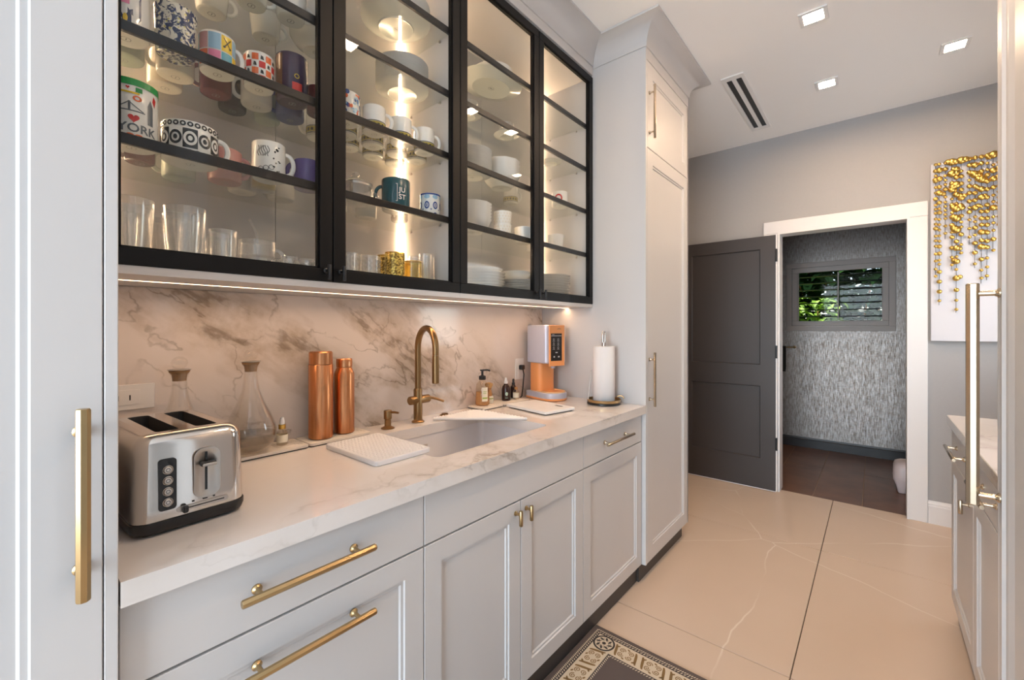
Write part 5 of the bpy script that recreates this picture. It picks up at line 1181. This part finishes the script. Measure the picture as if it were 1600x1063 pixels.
# paper towel holder
t = thing('paper_towel_holder', 'bronze and steel upright paper towel holder beside the pantry panel', 'paper towel holder', (-1.072, 2.010, ZT)); part('base', G().lathe([(0.080, 0), (0.086, 0.002), (0.086, 0.010), (0.082, 0.012)], 40), blackp, t); part('brass_tray', G().lathe([(0.080, 0.0122), (0.084, 0.0125), (0.086, 0.026), (0.083, 0.026), (0.080, 0.016)], 40), brass, t); part('post', G().cyl((0, 0, 0.0162), 0.010, 0.30, 18), steel_b, t)
part('finial', G().tube([(0.0, -0.011, 0.3165), (0.0, -0.013, 0.355), (0.0, -0.008, 0.372), (0.0, 0.008, 0.372), (0.0, 0.013, 0.355), (0.0, 0.011, 0.3165)], 0.0055, 10), chrome, t); part('tension_arm', G().tube([(-0.062, -0.052, 0.017), (-0.058, -0.048, 0.09), (-0.050, -0.042, 0.155), (-0.051, -0.043, 0.175)], [0.004, 0.0035, 0.003, 0.0045], 10), steel_b, t)
part('side_loop', G().tube([(0.050+0.018*math.cos(a)+0.012, 0.058+0.016*math.cos(a)*0.4, 0.026+0.014*math.sin(a)) for a in [PI*k/10 for k in range(11)]], 0.003, 8), bronze, t)
o = part('paper_towel_roll', G().lathe([(0.0195, 0.0), (0.054, 0.0), (0.0555, 0.002), (0.0555, 0.278), (0.054, 0.280), (0.0195, 0.280), (0.0195, 0.0)], 44, cap0=False, cap1=False), papr, None, loc=(-1.072, 2.010, ZT+0.0170)); props(o, 'full roll of white paper towel on the upright holder', 'paper towel')

# ------------------------------------------------------------------ gold bead artwork on the end wall
t = thing('wall_art', 'pale canvas with hanging strands of gold beads on the grey end wall', 'artwork', (0.53, YE-0.032, 1.215)); part('canvas', G().cbox(-0.247, 0.255, 0.0, 0.0315, 0.0, 1.169, 0.002), canvas_m, t, smooth=False)
rnd = random.Random(11); beadm = [G().lathe([(r*math.sin(a)+1e-4, -r*0.75*math.cos(a)) for a in [PI*k/8 for k in range(9)]], 12, cap0=False, cap1=False, axis='y').mesh('bead', gold) for r in (0.0095, 0.0135, 0.0185, 0.0235)]
wire = M('strand_wire', (0.10, 0.07, 0.03), 0.4, 0.8)
strands = [(-0.225, 0.75, 0), (-0.208, 0.93, 1), (-0.180, 0.50, 0), (-0.150, 0.70, 1), (-0.130, 0.98, 2), (-0.108, 0.60, 1), (-0.072, 0.55, 0), (-0.048, 0.70, 1), (-0.020, 0.80, 2), (0.004, 0.78, 1), (0.030, 0.60, 1), (0.052, 0.45, 0), (0.078, 0.36, 0), (0.106, 0.66, 1), (0.13, 0.70, 2), (0.165, 0.55, 1), (0.20, 0.85, 2), (0.225, 0.60, 1)]
for x, ln, big in strands:
    st = part('strand', G().tube([(x, -0.006, 1.165), (x+0.002, -0.007, 1.165-ln*0.5), (x-0.001, -0.006, 1.165-ln)], 0.0012, 5), wire, t); z = 1.158
    while z > 1.165-ln:
        f_ = (1.165-z)/ln; k = min(3, max(0, int(rnd.uniform(0.0, 1.7+1.3*big)*(1.25-f_*0.85))))
        for q in range(1 if k < 2 else (2 if k == 2 else 3)):
            part('bead', beadm[k if q == 0 else max(0, k-1)], gold, st, loc=(x+(0 if q == 0 else rnd.choice((-1, 1))*rnd.uniform(0.010, 0.020)), -0.012-rnd.uniform(0, 0.008), z+(0 if q == 0 else rnd.uniform(-0.014, 0.014))))
        z -= rnd.uniform(0.026, 0.040)+0.012*k+(0.02 if f_ > 0.7 else 0)

# ------------------------------------------------------------------ things in the powder room and beyond its window
t = thing('towel_bar', 'short brass towel bar on the foil wall under the window', 'towel bar', (-0.82, PY1-0.003, 1.09)); part('bar', G().tube([(-0.17, -0.06, 0), (0.155, -0.06, 0)], 0.007, 12), brass, t)
for x in (-0.15, 0.14): part('post', G().lathe([(0.016, -0.0005), (0.016, -0.006), (0.006, -0.010), (0.006, -0.055)], 14, (x, 0, 0), axis='y').xf(Matrix.Identity(4)), brass, t)
vs = []; n = 14
prof = [(-0.0715, -0.27), (-0.072, -0.12), (-0.0715, 0.0), (-0.066, 0.0085), (-0.060, 0.0105), (-0.054, 0.0085), (-0.0485, 0.0), (-0.048, -0.12), (-0.0485, -0.25)]
g = G()
for th in (0.0, 0.0): pass
ou = [(y*1.0, z) for y, z in prof]; inn = [(-0.060+(y+0.060)*0.66, z-(0.0025 if z > 0.002 else 0)) for y, z in prof]; sec = ou+inn[::-1]; m_ = len(sec)
vs = [(x, y, z) for x in (-0.12, 0.065) for y, z in sec]; fs = [(k, (k+1) % m_, m_+(k+1) % m_, m_+k) for k in range(m_)]
for e in (0, m_): fs += [(e+k, e+k+1, e+m_-2-k, e+m_-1-k) for k in range(len(prof)-1)]
single('hand_towel', G().add(vs, fs), towel_m, 'dark hand towel folded over the brass towel bar', 'towel', loc=(-0.82, PY1-0.003, 1.09))
t = thing('step_stool', 'small blush white step stool on the brown tile floor', 'stool', (0.285, 4.66, 0.0005))
def stool_ring(ins, z): return [(p[0], p[1], z) for p in rrect(-0.175+ins, 0.175-ins, -0.11+ins, 0.11-ins, 0.05, 6)]
part('top', loft([stool_ring(0.0, 0.105), stool_ring(0.002, 0.19), stool_ring(0.012, 0.222), stool_ring(0.035, 0.238), stool_ring(0.06, 0.241)]), stool_m, t, ang=60)
for sx in (-1, 1):
    part('leg', loft([[(sx*(0.122)+p[0], p[1], z) for p in rrect(-w_, w_, -l_, l_, 0.02, 4)] for w_, l_, z in ((0.022, 0.10, 0.0), (0.026, 0.103, 0.006), (0.036, 0.106, 0.06), (0.053, 0.109, 0.1048))]), stool_m, t, ang=60)
def shrub(lb, name, x, y, z0, spread, n, mat, lw, ll, seed):
    rnd = random.Random(seed); t = thing(name, lb, 'plant', (x, y, z0)); g = G(); gs_ = G()
    for k in range(7): gs_.tube([(rnd.uniform(-0.05, 0.05), rnd.uniform(-0.05, 0.05), 0), (rnd.uniform(-spread[0], spread[0])*0.6, rnd.uniform(-spread[1], spread[1])*0.6, spread[2]*rnd.uniform(0.6, 0.95))], 0.010, 6)
    for k in range(n):
        cx, cy, cz = rnd.uniform(-1, 1)*spread[0], rnd.uniform(-1, 1)*spread[1], spread[2]*rnd.uniform(0.12, 1.0); l_, w_ = ll*rnd.uniform(0.6, 1.2), lw*rnd.uniform(0.7, 1.2)
        q = G().add([(0,0,0),(l_*0.35,w_,0.01),(l_*0.35,0,-0.006),(l_*0.35,-w_,0.01),(l_*0.75,w_*0.7,-0.02),(l_*0.75,0,-0.035),(l_*0.75,-w_*0.7,-0.02),(l_,0,-0.07)], [(0,2,1),(0,3,2),(1,2,5,4),(2,3,6,5),(4,5,7),(5,6,7)])
        q.xf(Matrix.Translation((cx, cy, cz)) @ Matrix.Rotation(rnd.uniform(0, 2*PI), 4, 'Z') @ Matrix.Rotation(rnd.uniform(-0.7, 0.5), 4, 'Y')); g.add(q.v, q.f)
    o = part('leaves', g, mat, t); o['kind'] = 'stuff'; part('stems', gs_, wood_m, t)
shrub('bright green broad-leaved shrub outside the powder room window', 'garden_shrub', -0.62, 6.30, 0.0, (0.34, 0.18, 1.66), 420, leaf_b, 0.035, 0.16, 4)
shrub('tall dark hedge outside the powder room window', 'garden_hedge', -0.3, 7.25, 0.0, (1.6, 0.28, 3.1), 9000, leaf_d, 0.055, 0.22, 9)
struct('ground_outside', G().box(-3, 3, 5.8, 9, -0.12, -0.001), M('garden_soil', (0.06, 0.05, 0.03), 0.95))
